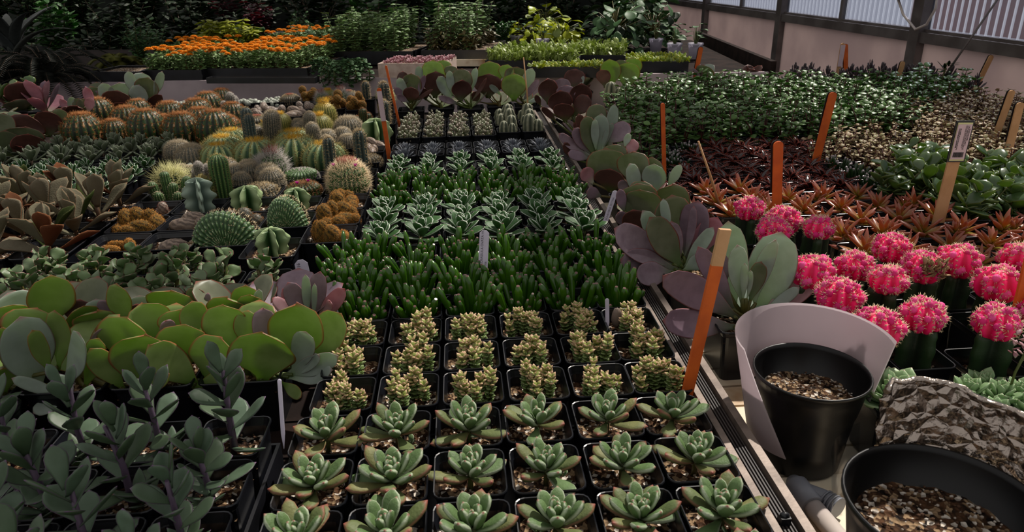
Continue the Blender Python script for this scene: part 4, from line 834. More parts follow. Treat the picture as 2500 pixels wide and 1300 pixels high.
# far cacti located by the top of each one
HT = dict(globe=1.0, barrel=.84, gold=.85, goldcol=1.3, woolcol=1.35, whitecol=1.3, column=1.9, columnpair=1.75, dome=.45, domegreen=.5, smallglobe=.6, fluffball=.8, longspine=.75, tangle=.95, feather=.6, redcushion=.62, orangeballs=.65, brownbrain=.5, whitebrain=.6, greycluster=.35, finger_cluster=.95, star=1.0, domeflower=.5)
T = [('globe', 193, 285, 1.25, 'orange-spined round cactus at the left end'), ('globe', 234, 254, 1.1, 'orange-spined round cactus, upper left pair'), ('globe', 265, 250, .9, 'half-hidden orange-spined cactus beside upper left pair'),
 ('globe', 272, 296, .95, 'small orange-spined cactus low in front row'), ('globe', 305, 268, 1.1, 'bright-topped orange-spined round cactus'), ('globe', 334, 257, .95, 'orange-spined cactus under the big paddle leaves'),
 ('globe', 355, 290, 1.1, 'dark orange-spined cactus, front row third'), ('globe', 392, 285, 1.0, 'orange-spined cactus, front row fourth'), ('globe', 409, 257, 1.1, 'orange-spined cactus before the white clusters'),
 ('globe', 441, 282, 1.2, 'large ribbed orange-spined cactus, front row fifth'), ('globe', 482, 281, 1.1, 'orange-spined cactus behind the large ribbed one'), ('globe', 478, 256, 1.1, 'broad orange-spined cactus in the second row'),
 ('globe', 519, 244, 1.0, 'pale orange-spined cactus leaning right'), ('globe', 541, 224, .95, 'tallest rear orange-spined cactus by white columns'), ('globe', 523, 292, 1.1, 'greenish orange-spined cactus, front row right end'), ('globe', 552, 287, .95, 'orange-spined cactus beside the grey twin columns'), ('globe', 566, 265, .9, 'orange-spined cactus below the white columns'),
 ('greycluster', 400, 243, 1.3, 'white knobbly cluster beneath the big paddle plant'), ('greycluster', 440, 229, 1.3, 'white knobbly cluster, second from left'), ('greycluster', 500, 233, 1.2, 'grey knobbly cluster behind orange cacti'), ('greycluster', 610, 228, 1.3, 'white knobbly cluster right of white columns'), ('greycluster', 655, 236, 1.2, 'white knobbly cluster near the dark stake'), ('greycluster', 700, 229, 1.2, 'white knobbly cluster before the brown dome'),
 ('whitecol', 572, 226, 1.0, 'group of white woolly columns'), ('whitebrain', 640, 248, 1.1, 'grey brain-like cactus behind tall tan columns'), ('whitebrain', 610, 262, 1.0, 'grey brain-like cactus right of white columns'), ('whitebrain', 665, 258, 1.0, 'white-edged brain cactus, small'), ('brownbrain', 720, 255, 1.2, 'brown lumpy crested cactus in the rear'), ('brownbrain', 697, 268, 1.0, 'brown lumpy crested cactus, lower'), ('whitebrain', 745, 246, 1.0, 'dark green crested cactus with pale spines'),
 ('columnpair', 600, 266, 1.1, 'grey-blue twin column cactus'), ('redcushion', 625, 284, .9, 'brown cushion cactus with tiny magenta flowers'), ('woolcol', 662, 270, 1.25, 'tall tan woolly column pair'), ('smallglobe', 618, 318, .9, 'small brown globe beside the yellow ball'),
 ('gold', 650, 313, 1.0, 'yellow-green ball cactus with golden tuft'), ('goldcol', 788, 252, 1.05, 'golden column cactus, rear of the pair'), ('gold', 778, 283, 1.1, 'golden round cactus with yellow tuft'), ('gold', 706, 283, .9, 'flat golden cactus behind woolly columns'),
 ('woolcol', 748, 272, .95, 'grey woolly columns beside golden cactus'), ('woolcol', 772, 290, .95, 'nearer grey woolly column'), ('smallglobe', 719, 291, 1.1, 'small woolly egg-shaped cactus'), ('orangeballs', 755, 219, 1.1, 'yellow-orange knobbly cluster in the rear'), ('gold', 768, 208, .85, 'yellow ball cactus at the very back'), ('redcushion', 712, 218, .9, 'brown dome cactus at the back by the board'),
 ('tangle', 797, 222, .85, 'small cactus of tangled pale spines'), ('tangle', 830, 212, 1.0, 'white tangled-spine cactus under the trailing vine'), ('redcushion', 884, 217, 1.1, 'cushion cactus with a bright red crown'), ('longspine', 900, 212, .9, 'pale long-spined cactus behind red crown'), ('orangeballs', 818, 236, 1.2, 'orange knobbly cluster, left of the pair'), ('orangeballs', 867, 238, 1.2, 'orange knobbly cluster, right of the pair'),
 ('column', 891, 163, .8, 'column cactus standing highest at the back'), ('column', 938, 203, .95, 'tall column cactus beside the orange stakes'), ('column', 951, 215, .9, 'column cactus right of the tallest'), ('finger_cluster', 912, 262, 1.0, 'cluster of small round-topped fingers'), ('fluffball', 848, 281, 1.25, 'large fluffy ball cactus with one red flower'), ('star', 913, 294, 1.0, 'dark smooth ribbed cactus by the orange stake'), ('redcushion', 838, 302, .9, 'brown cushion cactus below the fluffy ball'),
 ('barrel', 561, 322, 1.0, 'striped barrel cactus with yellow crown, rear left'), ('barrel', 532, 343, 1.05, 'striped barrel cactus with yellow crown, middle left'), ('barrel', 509, 362, .95, 'striped barrel cactus with yellow crown, near left'), ('barrel', 619, 346, 1.1, 'striped barrel cactus, centre of the barrels'), ('barrel', 708, 344, 1.2, 'largest striped barrel cactus'), ('barrel', 734, 322, 1.05, 'striped barrel cactus behind the largest'), ('barrel', 788, 353, 1.05, 'sunlit golden-ribbed barrel beside dark columns'),
 ('fluffball', 430, 344, 1.05, 'pale fluffy ball cactus at left of barrels'), ('fluffball', 472, 354, 1.15, 'tan fluffy ball cactus next to the pale one'), ('smallglobe', 808, 316, 1.25, 'round fuzzy ball above the dark columns'), ('smallglobe', 788, 340, .9, 'small fuzzy ball behind sunlit barrel'), ('fluffball', 825, 333, .8, 'small pale fuzzy ball among the columns'),
 ('column', 834, 340, .74, 'dark spiny column, left of the two'), ('column', 868, 322, .84, 'dark spiny column, right and taller of the two'), ('brownbrain', 906, 330, 1.1, 'brown ridged crested cactus by the tray edge'), ('brownbrain', 904, 353, .9, 'smaller brown crested cactus below the ridged one'), ('dome', 898, 378, 1.0, 'low pale-spined dome right of dark columns'),
 ('domegreen', 757, 411, 1.05, 'flat green dome cactus with white spines'), ('smallglobe', 676, 398, 1.35, 'smooth grey egg-shaped cactus'), ('smallglobe', 636, 416, 1.0, 'low pinkish-topped fuzzy cactus'), ('smallglobe', 614, 402, 1.15, 'brown fuzzy globe left of white feathery one'), ('feather', 645, 388, 1.0, 'small white feathery-spined cactus'), ('tangle', 692, 366, 1.15, 'white and pink tangled-spine cactus'), ('whitecol', 570, 400, .7, 'pair of short white woolly columns'), ('redcushion', 562, 388, 1.0, 'cushion cactus with rusty red crown, near centre'), ('longspine', 447, 400, 1.15, 'starburst cactus with long pale spines'), ('smallglobe', 497, 407, 1.0, 'small globe left of the tall ribbed cactus'), ('greycluster', 500, 420, .9, 'small pink-tinted spiny cluster')]
pts = []
for i, (k, px, py, s, lab) in enumerate(T):
    zt = SZ+HT[k]*s; x, y, _ = at(px, py, zt); x = min(x, -3.3); pts.append([x, y])
pts = np.array(pts); fixed = [(a, b, e) for a, b, e in OCC]
for it in range(220):
    for i in range(len(pts)):
        for j in range(i):
            d = pts[i]-pts[j]; m = max(abs(d))
            if m < .97:
                ax = 0 if abs(d[0]) > abs(d[1]) else 1; sh = (.97-m)/2*(1 if d[ax] >= 0 else -1); pts[i][ax] += sh; pts[j][ax] -= sh
        for a, b, e in fixed:
            d = pts[i]-(a, b); lim = (.97+e)/2
            if max(abs(d)) < lim:
                ax = 0 if abs(d[0]) > abs(d[1]) else 1
                if b > 15 and ax == 0 and abs(d[1]) > .4: ax = 1
                pts[i][ax] += (lim-max(abs(d)))*(1 if d[ax] >= 0 else -1)
        pts[i][0] = min(pts[i][0], -3.26); pts[i][1] = min(pts[i][1], 38.0)
for k in KIND:      # small pots for the far cacti
    pass
def smallpot(kind):
    out = []
    for parts in KIND[kind]: out.append([(n, POT if n == 'pot' else SOIL[0] if n == 'soil' else m, p) for n, m, p in parts])
    KIND[kind+'_s'] = out
for k in HT: smallpot(k)
for (k, px, py, s, lab), (x, y) in zip(T, pts):
    OCC.append((x, y, .97)); place(k+'_s', 'potted_cactus', (x, y, 0), lab, 'cactus', 'cacti in square black pots', rz=(px*.37) % 6.28 if k not in ('redcushion',) else 0, s=s, v=px)
# ---------------------------------------------------------------- paddle plants
def kal(kind, px, py, s, lab, z=0, v=None, rz=None, cat='succulent'):
    x, y, _ = at(px, py, z); OCC.append((x, y, 1.3)); return place(kind, 'potted_paddle_plant', (x, y, z), lab, cat, 'paddle-leaved plants', rz=rnd.random()*6.28 if rz is None else rz, s=s, v=v, rng=rnd)
def kalxy(kind, x, y, s, lab, v=None, rz=None):
    OCC.append((x, y, 1.3)); return place(kind, 'potted_paddle_plant', (x, y, 0), lab, 'succulent', 'paddle-leaved plants', rz=rnd.random()*6.28 if rz is None else rz, s=s, v=v, rng=rnd)
# ---------------------------------------------------------------- paddle plants built leaf by leaf
HM = ['paddle_green', 'paddle_dusk', 'paddle_silver', 'paddle_purple', 'paddle_red', 'paddle_pink', 'stem_green']; HK = 'gdsprk'
def leafv(mb, A, B, W, n, mi, T=.05, cup=.1, bend=.08, rnd=.5, nn=14, k=14, wave=.02, kind='paddle'):
    A, B, n = (np.array(q, float) for q in (A, B, n)); d = B-A; L = np.linalg.norm(d); t = np.linspace(0, 1, nn); t = t+.04*np.sin(2*PI*t); n = n-d*n.dot(d)/L**2; n /= np.linalg.norm(n)
    C = A+d*t[:, None]-n*(bend*L*4*t*(1-t))[:, None]; dr = d/L-n*((4-8*t)*bend)[:, None]; dr /= np.linalg.norm(dr, axis=1)[:, None]
    S = np.cross(dr, n); S /= np.linalg.norm(S, axis=1)[:, None]; N2 = np.cross(S, dr); w = prof(kind, t); ph = np.arange(k)*2*PI/k; cx, sx = np.cos(ph), np.sin(ph)
    off = T/2*np.minimum(1, w*1.3+.1)[:, None]*sx+cup*W*(w[:, None]**2)*cx**2+wave*W*np.sin(t*8+rnd*6)[:, None]*cx*np.abs(cx)
    P = C[:, None]+S[:, None]*(W/2*w[:, None]*cx)[..., None]+N2[:, None]*off[..., None]
    mb.grid(P, np.stack([np.broadcast_to(np.abs(cx), (nn, k)), np.broadcast_to(t[:, None], (nn, k)), np.full((nn, k), rnd)], -1), mi, caps=True)
def hero(x, y, label, leaves, big=True, fill=5, fm='g', fs=1.0):
    OCC.append((x, y, 1.3)); root = empty('potted_paddle_plant', (x, y, 0), label, 'succulent', 'paddle-leaved plants'); q = random.Random(int(abs(x*31+y*7)))
    for nm, me in (('pot', POTB), ('soil', SOILB[int(y) % 3])): o = bpy.data.objects.new(nm, me); COL.objects.link(o); o.parent = root
    mb = MB(); tube(mb, [(0, 0, SZ-.05), (0, 0, SZ+.45)], .08, 8, 6); O = np.array((x, y, 0.))
    for l in leaves:
        m_, bx, by, tx, ty, W = l[:6]; dy = l[6] if len(l) > 6 else -.25; Yb, Yt = y+dy*.55, y+dy
        A, B = np.array(atY(bx, by, Yb)), np.array(atY(tx, ty, Yt)); sc_ = FPX/(((A+B)/2-np.array([0, 0, CAMH]))@_f)
        n = np.array([0, 0, CAMH])-(A+B)/2; n /= np.linalg.norm(n); n = n+np.array([q.uniform(-.45, .45), 0, q.uniform(-.2, .45)])
        A, B = A-O, B-O; A[2] = max(A[2], SZ+.1); leafv(mb, A, B, W/sc_*1.04, n, HK.index(m_), rnd=q.random(), cup=q.uniform(.02, .2), bend=q.uniform(.02, .16), wave=q.uniform(.0, .06))
        st = np.array((0, 0, SZ+.2+.15*q.random())); tube(mb, [st, (st+A)/2-np.array((0, 0, .04)), A+(B-A)*.06], [.05, .045, .03], 6, 6)
    for i in range(fill):
        az = PI*(.15+.7*i/max(1, fill-1))+q.uniform(-.2, .2); leaf(mb, (0, .05, SZ+.2), az, q.uniform(.2, .8), 1.15*fs, .8*fs, .05, 'paddle', .2, .1, 12, 12, HK.index(fm), q.random())
    mb.obj('foliage', HM, root)
hero(-3.75, 10.75, 'big green paddle plant with one huge round leaf, nearest and rightmost', [('g', 645, 962, 641, 812, 152, -.75), ('g', 722, 905, 722, 742, 130, -.3), ('s', 715, 935, 746, 810, 60, -.5), ('s', 700, 955, 826, 870, 52, -.45), ('s', 705, 962, 812, 905, 50, -.5), ('s', 690, 945, 780, 868, 34, -.45), ('g', 762, 875, 832, 765, 92, .1), ('g', 690, 962, 735, 972, 30, -.7), ('p', 650, 860, 642, 752, 55, .1)], fill=3)
hero(-5.12, 10.75, 'big green paddle plant with leaf leaning left, second from right in front', [('g', 505, 955, 542, 826, 118, -.6), ('g', 488, 955, 364, 842, 80, -.75), ('g', 440, 905, 452, 792, 122, -.3), ('g', 470, 968, 576, 916, 52, -.8), ('g', 492, 835, 468, 736, 66, .1), ('g', 550, 860, 546, 745, 100, -.05), ('p', 420, 830, 405, 783, 36, -.2), ('g', 600, 850, 605, 758, 60, .1)], fill=3)
hero(-6.5, 10.75, 'big green paddle plant with paired discs, third from right in front', [('g', 335, 965, 352, 818, 132, -.6), ('g', 300, 905, 312, 776, 138, -.25), ('g', 305, 962, 414, 914, 50, -.8), ('g', 305, 960, 219, 852, 58, -.7), ('g', 385, 830, 348, 740, 96, .1), ('g', 430, 835, 442, 756, 92, .15), ('s', 310, 965, 360, 968, 40, -.75), ('g', 205, 950, 241, 826, 54, -.5), ('p', 250, 850, 262, 795, 60, -.1)], fill=3)
hero(-7.9, 10.7, 'big green paddle plant with a scaly grey leaf at left edge', [('s', 102, 965, 48, 774, 112, -.4), ('g', 128, 915, 79, 806, 40, -.6), ('s', 152, 948, 192, 812, 68, -.75), ('g', 142, 905, 134, 758, 58, -.1), ('g', 92, 860, 92, 753, 152, .1), ('s', 160, 970, 28, 924, 30, -.75), ('g', 15, 900, 8, 800, 60, -.5), ('g', 20, 990, 8, 900, 60, -.5), ('s', 165, 1000, 80, 1010, 40, -.7)], fill=3)
hero(-9.1, 12.2, 'tall green paddle plant behind the scaly-leaved one', [('g', 125, 800, 125, 672, 98, -.2), ('s', 60, 790, 18, 716, 92, -.1), ('r', 192, 800, 196, 731, 64, .1), ('g', 40, 800, 30, 745, 70, -.4), ('g', 200, 840, 206, 747, 80, -.4), ('g', 230, 840, 236, 760, 94, -.55)], fill=3, fm='d')
hero(-7.2, 12.2, 'green paddle plant with a narrow upright leaf, behind the front clump', [('g', 290, 810, 286, 693, 58, -.4), ('s', 245, 800, 235, 730, 60, .0), ('p', 255, 790, 262, 735, 50, -.1), ('r', 330, 790, 335, 742, 44, -.1)], fill=4, fm='d')
hero(-5.7, 12.2, 'green paddle plant with broad dented leaves, behind the front clump', [('g', 410, 810, 416, 710, 122, -.1), ('s', 350, 790, 340, 722, 80, .1), ('d', 468, 780, 478, 702, 50, .15), ('g', 555, 800, 556, 728, 98, -.4), ('p', 505, 760, 508, 715, 14, .1)], fill=4, fm='d')
hero(-4.3, 12.2, 'green paddle plant with pale upright leaf, behind the front clump', [('g', 600, 800, 598, 697, 68, -.2), ('g', 610, 830, 612, 720, 66, -.4), ('s', 632, 800, 632, 706, 26, -.3), ('r', 560, 800, 570, 755, 46, -.4)], fill=4, fm='d')
hero(-3.3, 12.3, 'pink-edged silvery paddle plant beside the finger succulents', [('p', 760, 790, 781, 663, 44, -.2), ('p', 748, 780, 702, 690, 46, -.35), ('k', 765, 790, 842, 705, 40, -.3), ('s', 750, 780, 746, 670, 22, -.4), ('s', 765, 780, 768, 692, 14, -.45), ('k', 745, 790, 664, 728, 34, -.4), ('k', 780, 780, 805, 735, 24, -.4), ('k', 740, 780, 690, 705, 30, -.2)], fill=3, fm='p')
hero(5.05, 11.5, 'large silvery paddle plant nearest the white plastic collar', [('s', 1850, 775, 1908, 566, 108, .25), ('s', 1842, 750, 1894, 584, 42, -.1), ('s', 1792, 755, 1778, 540, 74, .3), ('s', 1812, 740, 1800, 598, 50, -.1), ('p', 1795, 765, 1704, 602, 48, -.2), ('p', 1805, 780, 1619, 672, 78, -.5), ('p', 1805, 800, 1618, 782, 70, -.6), ('k', 1860, 765, 1996, 668, 62, -.1), ('s', 1862, 765, 1952, 702, 28, -.25), ('s', 1814, 735, 1818, 643, 20, -.25), ('s', 1822, 735, 1832, 660, 14, -.3), ('p', 1770, 700, 1752, 612, 40, .1), ('d', 1830, 740, 1860, 640, 40, -.15)], fill=3, fm='s')
hero(4.75, 13.9, 'large mauve paddle plant, second along the rail', [('d', 1650, 620, 1640, 476, 98, .3), ('p', 1652, 650, 1499, 558, 78, -.3), ('p', 1655, 660, 1514, 634, 66, -.45), ('p', 1645, 665, 1552, 672, 58, -.5), ('s', 1655, 640, 1568, 514, 46, -.05), ('d', 1667, 655, 1586, 530, 68, -.3), ('s', 1632, 575, 1619, 485, 24, .1), ('p', 1676, 645, 1702, 490, 76, .1), ('p', 1668, 635, 1694, 502, 22, -.2), ('k', 1690, 640, 1752, 530, 64, .05), ('s', 1670, 655, 1742, 554, 32, -.3), ('s', 1668, 662, 1728, 630, 40, -.5), ('p', 1660, 640, 1640, 540, 36, -.2)], fill=3, fm='d')
hero(4.75, 15.4, 'dusky round-leaved paddle plant, third along the rail', [('d', 1570, 565, 1562, 463, 94, -.3), ('d', 1560, 540, 1555, 448, 96, .0), ('d', 1640, 545, 1641, 450, 84, -.05), ('r', 1550, 580, 1545, 512, 54, -.5), ('d', 1560, 500, 1572, 442, 60, .2), ('p', 1525, 520, 1512, 462, 26, -.1), ('p', 1540, 560, 1508, 520, 30, -.4), ('p', 1560, 600, 1520, 580, 36, -.6)], fill=3, fm='d')
hero(4.8, 16.8, 'paddle plant with bright upright silver leaves, fourth along the rail', [('s', 1562, 478, 1536, 400, 40, -.3), ('d', 1590, 475, 1591, 383, 64, -.05), ('s', 1597, 475, 1597, 400, 58, -.35), ('s', 1630, 460, 1662, 402, 24, -.1), ('d', 1550, 450, 1545, 370, 82, .1), ('p', 1530, 480, 1515, 440, 24, -.2)], fill=3, fm='d')
hero(4.75, 18.9, 'dark paddle plant overhanging the rail, fifth along it', [('d', 1482, 460, 1482, 362, 98, -.3), ('r', 1490, 470, 1490, 412, 76, -.5), ('r', 1545, 455, 1543, 370, 70, -.1), ('d', 1500, 400, 1500, 352, 60, .1), ('k', 1450, 450, 1424, 412, 36, -.4), ('p', 1470, 480, 1432, 468, 30, -.6), ('k', 1535, 380, 1547, 340, 34, .2), ('s', 1525, 360, 1537, 325, 18, .2)], fill=3, fm='r')
hero(4.7, 22.4, 'grey-mauve upright paddle plant, sixth along the rail', [('d', 1450, 380, 1428, 283, 46, -.3), ('s', 1462, 380, 1468, 277, 42, -.15), ('s', 1478, 360, 1502, 253, 28, .0), ('p', 1442, 385, 1364, 326, 24, -.4), ('p', 1446, 380, 1400, 313, 32, -.3), ('p', 1442, 388, 1386, 374, 24, -.5), ('d', 1455, 320, 1456, 253, 54, .2), ('s', 1455, 370, 1452, 290, 20, -.35), ('p', 1480, 350, 1538, 303, 44, -.1), ('s', 1470, 370, 1496, 300, 20, -.25), ('r', 1430, 340, 1412, 278, 24, .0), ('r', 1400, 390, 1378, 348, 20, -.3)], fill=3, fm='d')
hero(4.6, 26.5, 'dark red round-leaved paddle plant, seventh along the rail', [('r', 1370, 285, 1366, 221, 58, -.3), ('r', 1415, 275, 1419, 203, 54, -.1), ('r', 1400, 285, 1436, 233, 40, -.3), ('r', 1380, 300, 1372, 252, 50, -.5), ('p', 1380, 250, 1382, 208, 46, .1), ('r', 1360, 300, 1322, 262, 16, -.4), ('r', 1440, 330, 1400, 300, 20, -.2)], fill=3, fm='r')
hero(4.5, 30.2, 'dark red-brown paddle plant at the far end of the rail', [('r', 1340, 255, 1336, 192, 48, -.2), ('p', 1375, 240, 1370, 190, 46, .1), ('r', 1320, 260, 1308, 232, 14, -.4), ('r', 1400, 220, 1405, 168, 50, .2), ('s', 1415, 215, 1425, 185, 10, .1)], fill=3, fm='r')
hero(-2.3, 34.4, 'paddle plant at left end of the rear row', [('d', 1005, 248, 1003, 179, 48, -.1), ('r', 1004, 252, 1004, 212, 38, -.35), ('s', 990, 245, 974, 189, 24, -.1), ('p', 997, 250, 962, 214, 18, -.2), ('p', 1020, 240, 1037, 183, 15, -.2), ('r', 1008, 250, 1057, 218, 10, -.3), ('r', 985, 215, 984, 174, 28, .2), ('p', 1000, 252, 968, 232, 14, -.4)], fill=3, fm='d')
hero(-.9, 34.8, 'paddle plant with tall disc, second in the rear row', [('g', 1060, 235, 1057, 146, 62, .05), ('r', 1062, 240, 1064, 174, 58, -.2), ('s', 1028, 215, 1022, 160, 20, .1), ('g', 1082, 190, 1083, 146, 40, .3), ('r', 1040, 245, 1030, 215, 30, -.4)], fill=3, fm='d')
hero(.5, 34.4, 'silvery paddle plant, third in the rear row', [('s', 1105, 248, 1070, 186, 28, -.2), ('d', 1128, 235, 1127, 167, 52, .0), ('r', 1125, 250, 1128, 195, 48, -.3), ('s', 1105, 235, 1096, 172, 20, -.1), ('r', 1150, 248, 1188, 190, 10, -.3), ('s', 1150, 225, 1162, 165, 18, .1), ('p', 1120, 255, 1070, 236, 16, -.5), ('d', 1100, 190, 1102, 160, 34, .2)], fill=3, fm='d')
hero(1.9, 34.8, 'dark green paddle plant, fourth in the rear row', [('g', 1195, 225, 1194, 149, 66, .1), ('r', 1192, 240, 1193, 180, 66, -.2), ('s', 1225, 235, 1195, 207, 14, -.4), ('r', 1170, 250, 1155, 225, 26, -.4)], fill=3, fm='d')
hero(3.2, 34.4, 'paddle plant behind the thin dry stick, fifth in rear row', [('g', 1255, 248, 1254, 179, 60, -.3), ('d', 1258, 215, 1262, 163, 54, .0), ('s', 1272, 240, 1300, 166, 30, -.05), ('p', 1275, 248, 1316, 194, 16, -.3), ('s', 1285, 250, 1325, 238, 12, -.4), ('g', 1232, 200, 1240, 157, 40, .2)], fill=3, fm='d')
hero(9.4, 36.3, 'bright green paddle plant before the seedling tray', [('g', 1492, 215, 1488, 144, 50, .0), ('g', 1531, 218, 1533, 152, 58, -.2), ('g', 1545, 195, 1543, 141, 48, .2), ('r', 1478, 215, 1468, 170, 34, -.2), ('d', 1515, 175, 1512, 146, 34, .2)], fill=2, fm='d')
hero(-21.3, 34.6, 'tall silvery paddle plant above the round cacti', [('s', 275, 262, 250, 202, 34, -.1), ('s', 302, 255, 290, 202, 52, .0), ('s', 336, 240, 312, 173, 28, .1), ('d', 354, 250, 362, 189, 54, -.1), ('s', 376, 240, 396, 174, 20, .0), ('r', 290, 268, 288, 221, 66, -.4), ('s', 340, 262, 341, 207, 44, -.2), ('s', 345, 230, 348, 177, 46, .3), ('r', 350, 275, 395, 232, 24, -.4), ('r', 300, 285, 298, 250, 50, -.6), ('r', 365, 285, 378, 258, 26, -.5)], fill=3, fm='d')
hero(-23.5, 29.2, 'dark red round-leaved paddle plant beside the round cacti', [('r', 118, 335, 116, 271, 58, -.1), ('r', 72, 340, 68, 280, 84, -.3), ('d', 150, 330, 145, 264, 40, .1), ('s', 40, 300, 48, 276, 44, .1)], fill=3, fm='r')
hero(-24.0, 27.2, 'dark red paddle plant at the left edge', [('d', 60, 358, 60, 310, 82, -.2), ('r', 70, 382, 70, 327, 74, -.5), ('d', 12, 340, 8, 276, 50, .1), ('d', 15, 390, 12, 318, 60, -.5), ('r', 45, 390, 50, 358, 50, -.7)], fill=3, fm='r')
hero(-22.6, 32.0, 'pink-leaved paddle plant before the grey board', [('k', 172, 275, 147, 242, 17, -.1), ('s', 178, 275, 174, 236, 19, -.1), ('d', 190, 275, 192, 240, 26, .0), ('d', 200, 280, 203, 240, 26, .1), ('r', 180, 285, 190, 260, 46, -.4), ('k', 226, 262, 209, 213, 22, .1), ('k', 215, 275, 222, 238, 22, -.2), ('r', 170, 285, 148, 264, 24, -.5)], fill=3, fm='p')
for px, py, k, s, lb, v, rz in ((1415, 222, 'kal_red', .8, 'dark paddle plant before the pale seedlings', 2, 0), (112, 268, 'kal_pink', 1.3, 'pink-tinged paddle plant by the left end of board', 1, .6), (55, 268, 'kal_red', 1.2, 'dark paddle plant near the bright leafy one at left', 0, 2.0), (245, 268, 'kal_dusk', 1.0, 'low dull paddle plant between pink and silvery ones', 3, .6), (1718, 222, 'kal_dusk', 1.05, 'paddle plant behind the far orange stake', 2, .9), (1830, 205, 'kal_red', .8, 'small dark paddle plant at the far bench end', 1, .5)):
    kal(k, px, py, s, lb, v=v, rz=rz)
for px, py, lb in ((1450, 225, 'left'), (1500, 240, 'right'), (1462, 248, 'nearest')):
    x, y, _ = at(px, py, 0)
    if free(x, y): OCC.append((x, y, .96)); place('ribgrey', 'potted_ribbed_cactus', (x, y, 0), 'pale wavy ribbed cactus behind the rail paddle plants, %s one' % lb, 'cactus', 'pale ribbed cacti by the rail', 0, 1.5, px)
x, y, _ = at(20, 285, 0); place('paleclump' if False else 'jade', 'potted_leafy_plant', (x-.6, y+2.0, 0), 'bright green leafy plant at the left edge by the board', 'plant', None, 0, 1.8, 0)
# ---------------------------------------------------------------- left blocks
block('lance', 'potted_narrow_leaf_succulent', 'succulent', [-3.42-i*1.0 for i in range(8)], [5.65, 6.65, 7.65, 8.65, 9.55], 'grey-green plant with purple-edged narrow leaves', 'purple-edged upright succulents', 'of its kind', (1.05, 1.3), d=.94, m=160)
nursery_tray(-8.9, -2.93, 5.15, 9.15, 'black tray under the purple-edged plants at lower left')
block('wavy', 'potted_wavy_succulent', 'succulent', [-3.3-i*1.0 for i in range(7)], [13.4, 14.4, 15.4], 'small wavy-leaved plant with reddish margins', 'wavy-leaved succulents below the cacti', 'of its kind', (1.1, 1.4), d=.94)
nursery_tray(-9.3, -2.8, 12.9, 15.4, 'black tray under the small wavy-leaved plants')
block('felt', 'potted_felt_leaf_plant', 'succulent', [-10.05-1.32*i for i in range(9)], [14.3, 15.6, 16.9, 18.2, 19.5, 20.8], 'brown felt-leaved plant', 'brown felt-leaved plants', 'of its kind', (1.0, 1.2), d=1.28)
block('fuzzy', 'potted_small_fuzzy_plant', 'succulent', [-9.0-1.0*i for i in range(14)], [22.0, 23.0, 24.0, 25.0], 'small fuzzy white-edged clump', 'small fuzzy clumps behind the felt leaves', 'of its kind', (1.0, 1.25))
block('panda', 'potted_grey_leaf_plant', 'succulent', [-9.2-1.0*i for i in range(14)], [26.0, 27.0, 28.0], 'dull grey-green spoon-leaved plant', 'grey-green plants before the round cacti', 'of its kind', (1.0, 1.25))
# ---------------------------------------------------------------- right bench
MO = [(1848, 514), (1912, 530), (1901, 561), (1965, 561), (2027, 670), (2095, 640), (2074, 701), (2209, 628), (2259, 698), (2332, 642), (2259, 754), (2203, 802), (2343, 682), (2450, 642), (2444, 695), (2360, 743), (2486, 737), (2489, 614), (2290, 690), (2540, 700)]
ML = ['upper left, left of the orange stake', 'just behind the orange stake', 'left of the upper pair', 'right of the upper pair', 'left of the nearer group', 'above the left nearer pair', 'lowest of the left nearer trio', 'standing alone below bronze rosettes', 'above the big round one', 'behind the dried one', 'big and round, above the lowest', 'lowest and nearest', 'with a dried brown patch', 'second from the right edge, rear', 'right of the dried one', 'behind the pale flower stalk', 'by the orange stake at right edge', 'at the right edge, rear', 'partly hidden behind the round one', 'cut by the right edge']
mp = np.array([at(x, y, .82)[:2] for x, y in MO])
for it in range(200):
    for i in range(len(mp)):
        for j in range(i):
            d = mp[i]-mp[j]; m = max(abs(d))
            if m < .96: ax = 0 if abs(d[0]) > abs(d[1]) else 1; sh = (.96-m)/2*(1 if d[ax] >= 0 else -1); mp[i][ax] += sh; mp[j][ax] -= sh
for i, (x, y) in enumerate(mp):
    if i in (18,): continue
    if x < 6.5 and y < 9.4: y = 9.45
    OCC.append((x, y, .96)); root = place('moon', 'potted_moon_cactus', (x, y, 0), 'bright pink grafted cactus, '+ML[i], 'cactus', 'pink grafted cacti', rz=i*1.3, s=1.0, v=i)
    if i == 12:
        m_ = MB(); q_ = random.Random(5)
        for k in range(60): leaf(m_, (q_.uniform(-.2, .2), -.3+q_.uniform(-.06, .06), .92+q_.uniform(-.12, .14)), q_.random()*6.28, q_.uniform(-.5, 1), .18, .1, .02, 'oval', 1.2, .2, 5, 5, 0, q_.random())
        g = m_.obj('dried_crown', ['dried'], [c for c in root.children if c.name.startswith('rootstock')][0]); g['label'] = 'dried tan crown'; g.rotation_euler = (0, 0, -i*1.3)
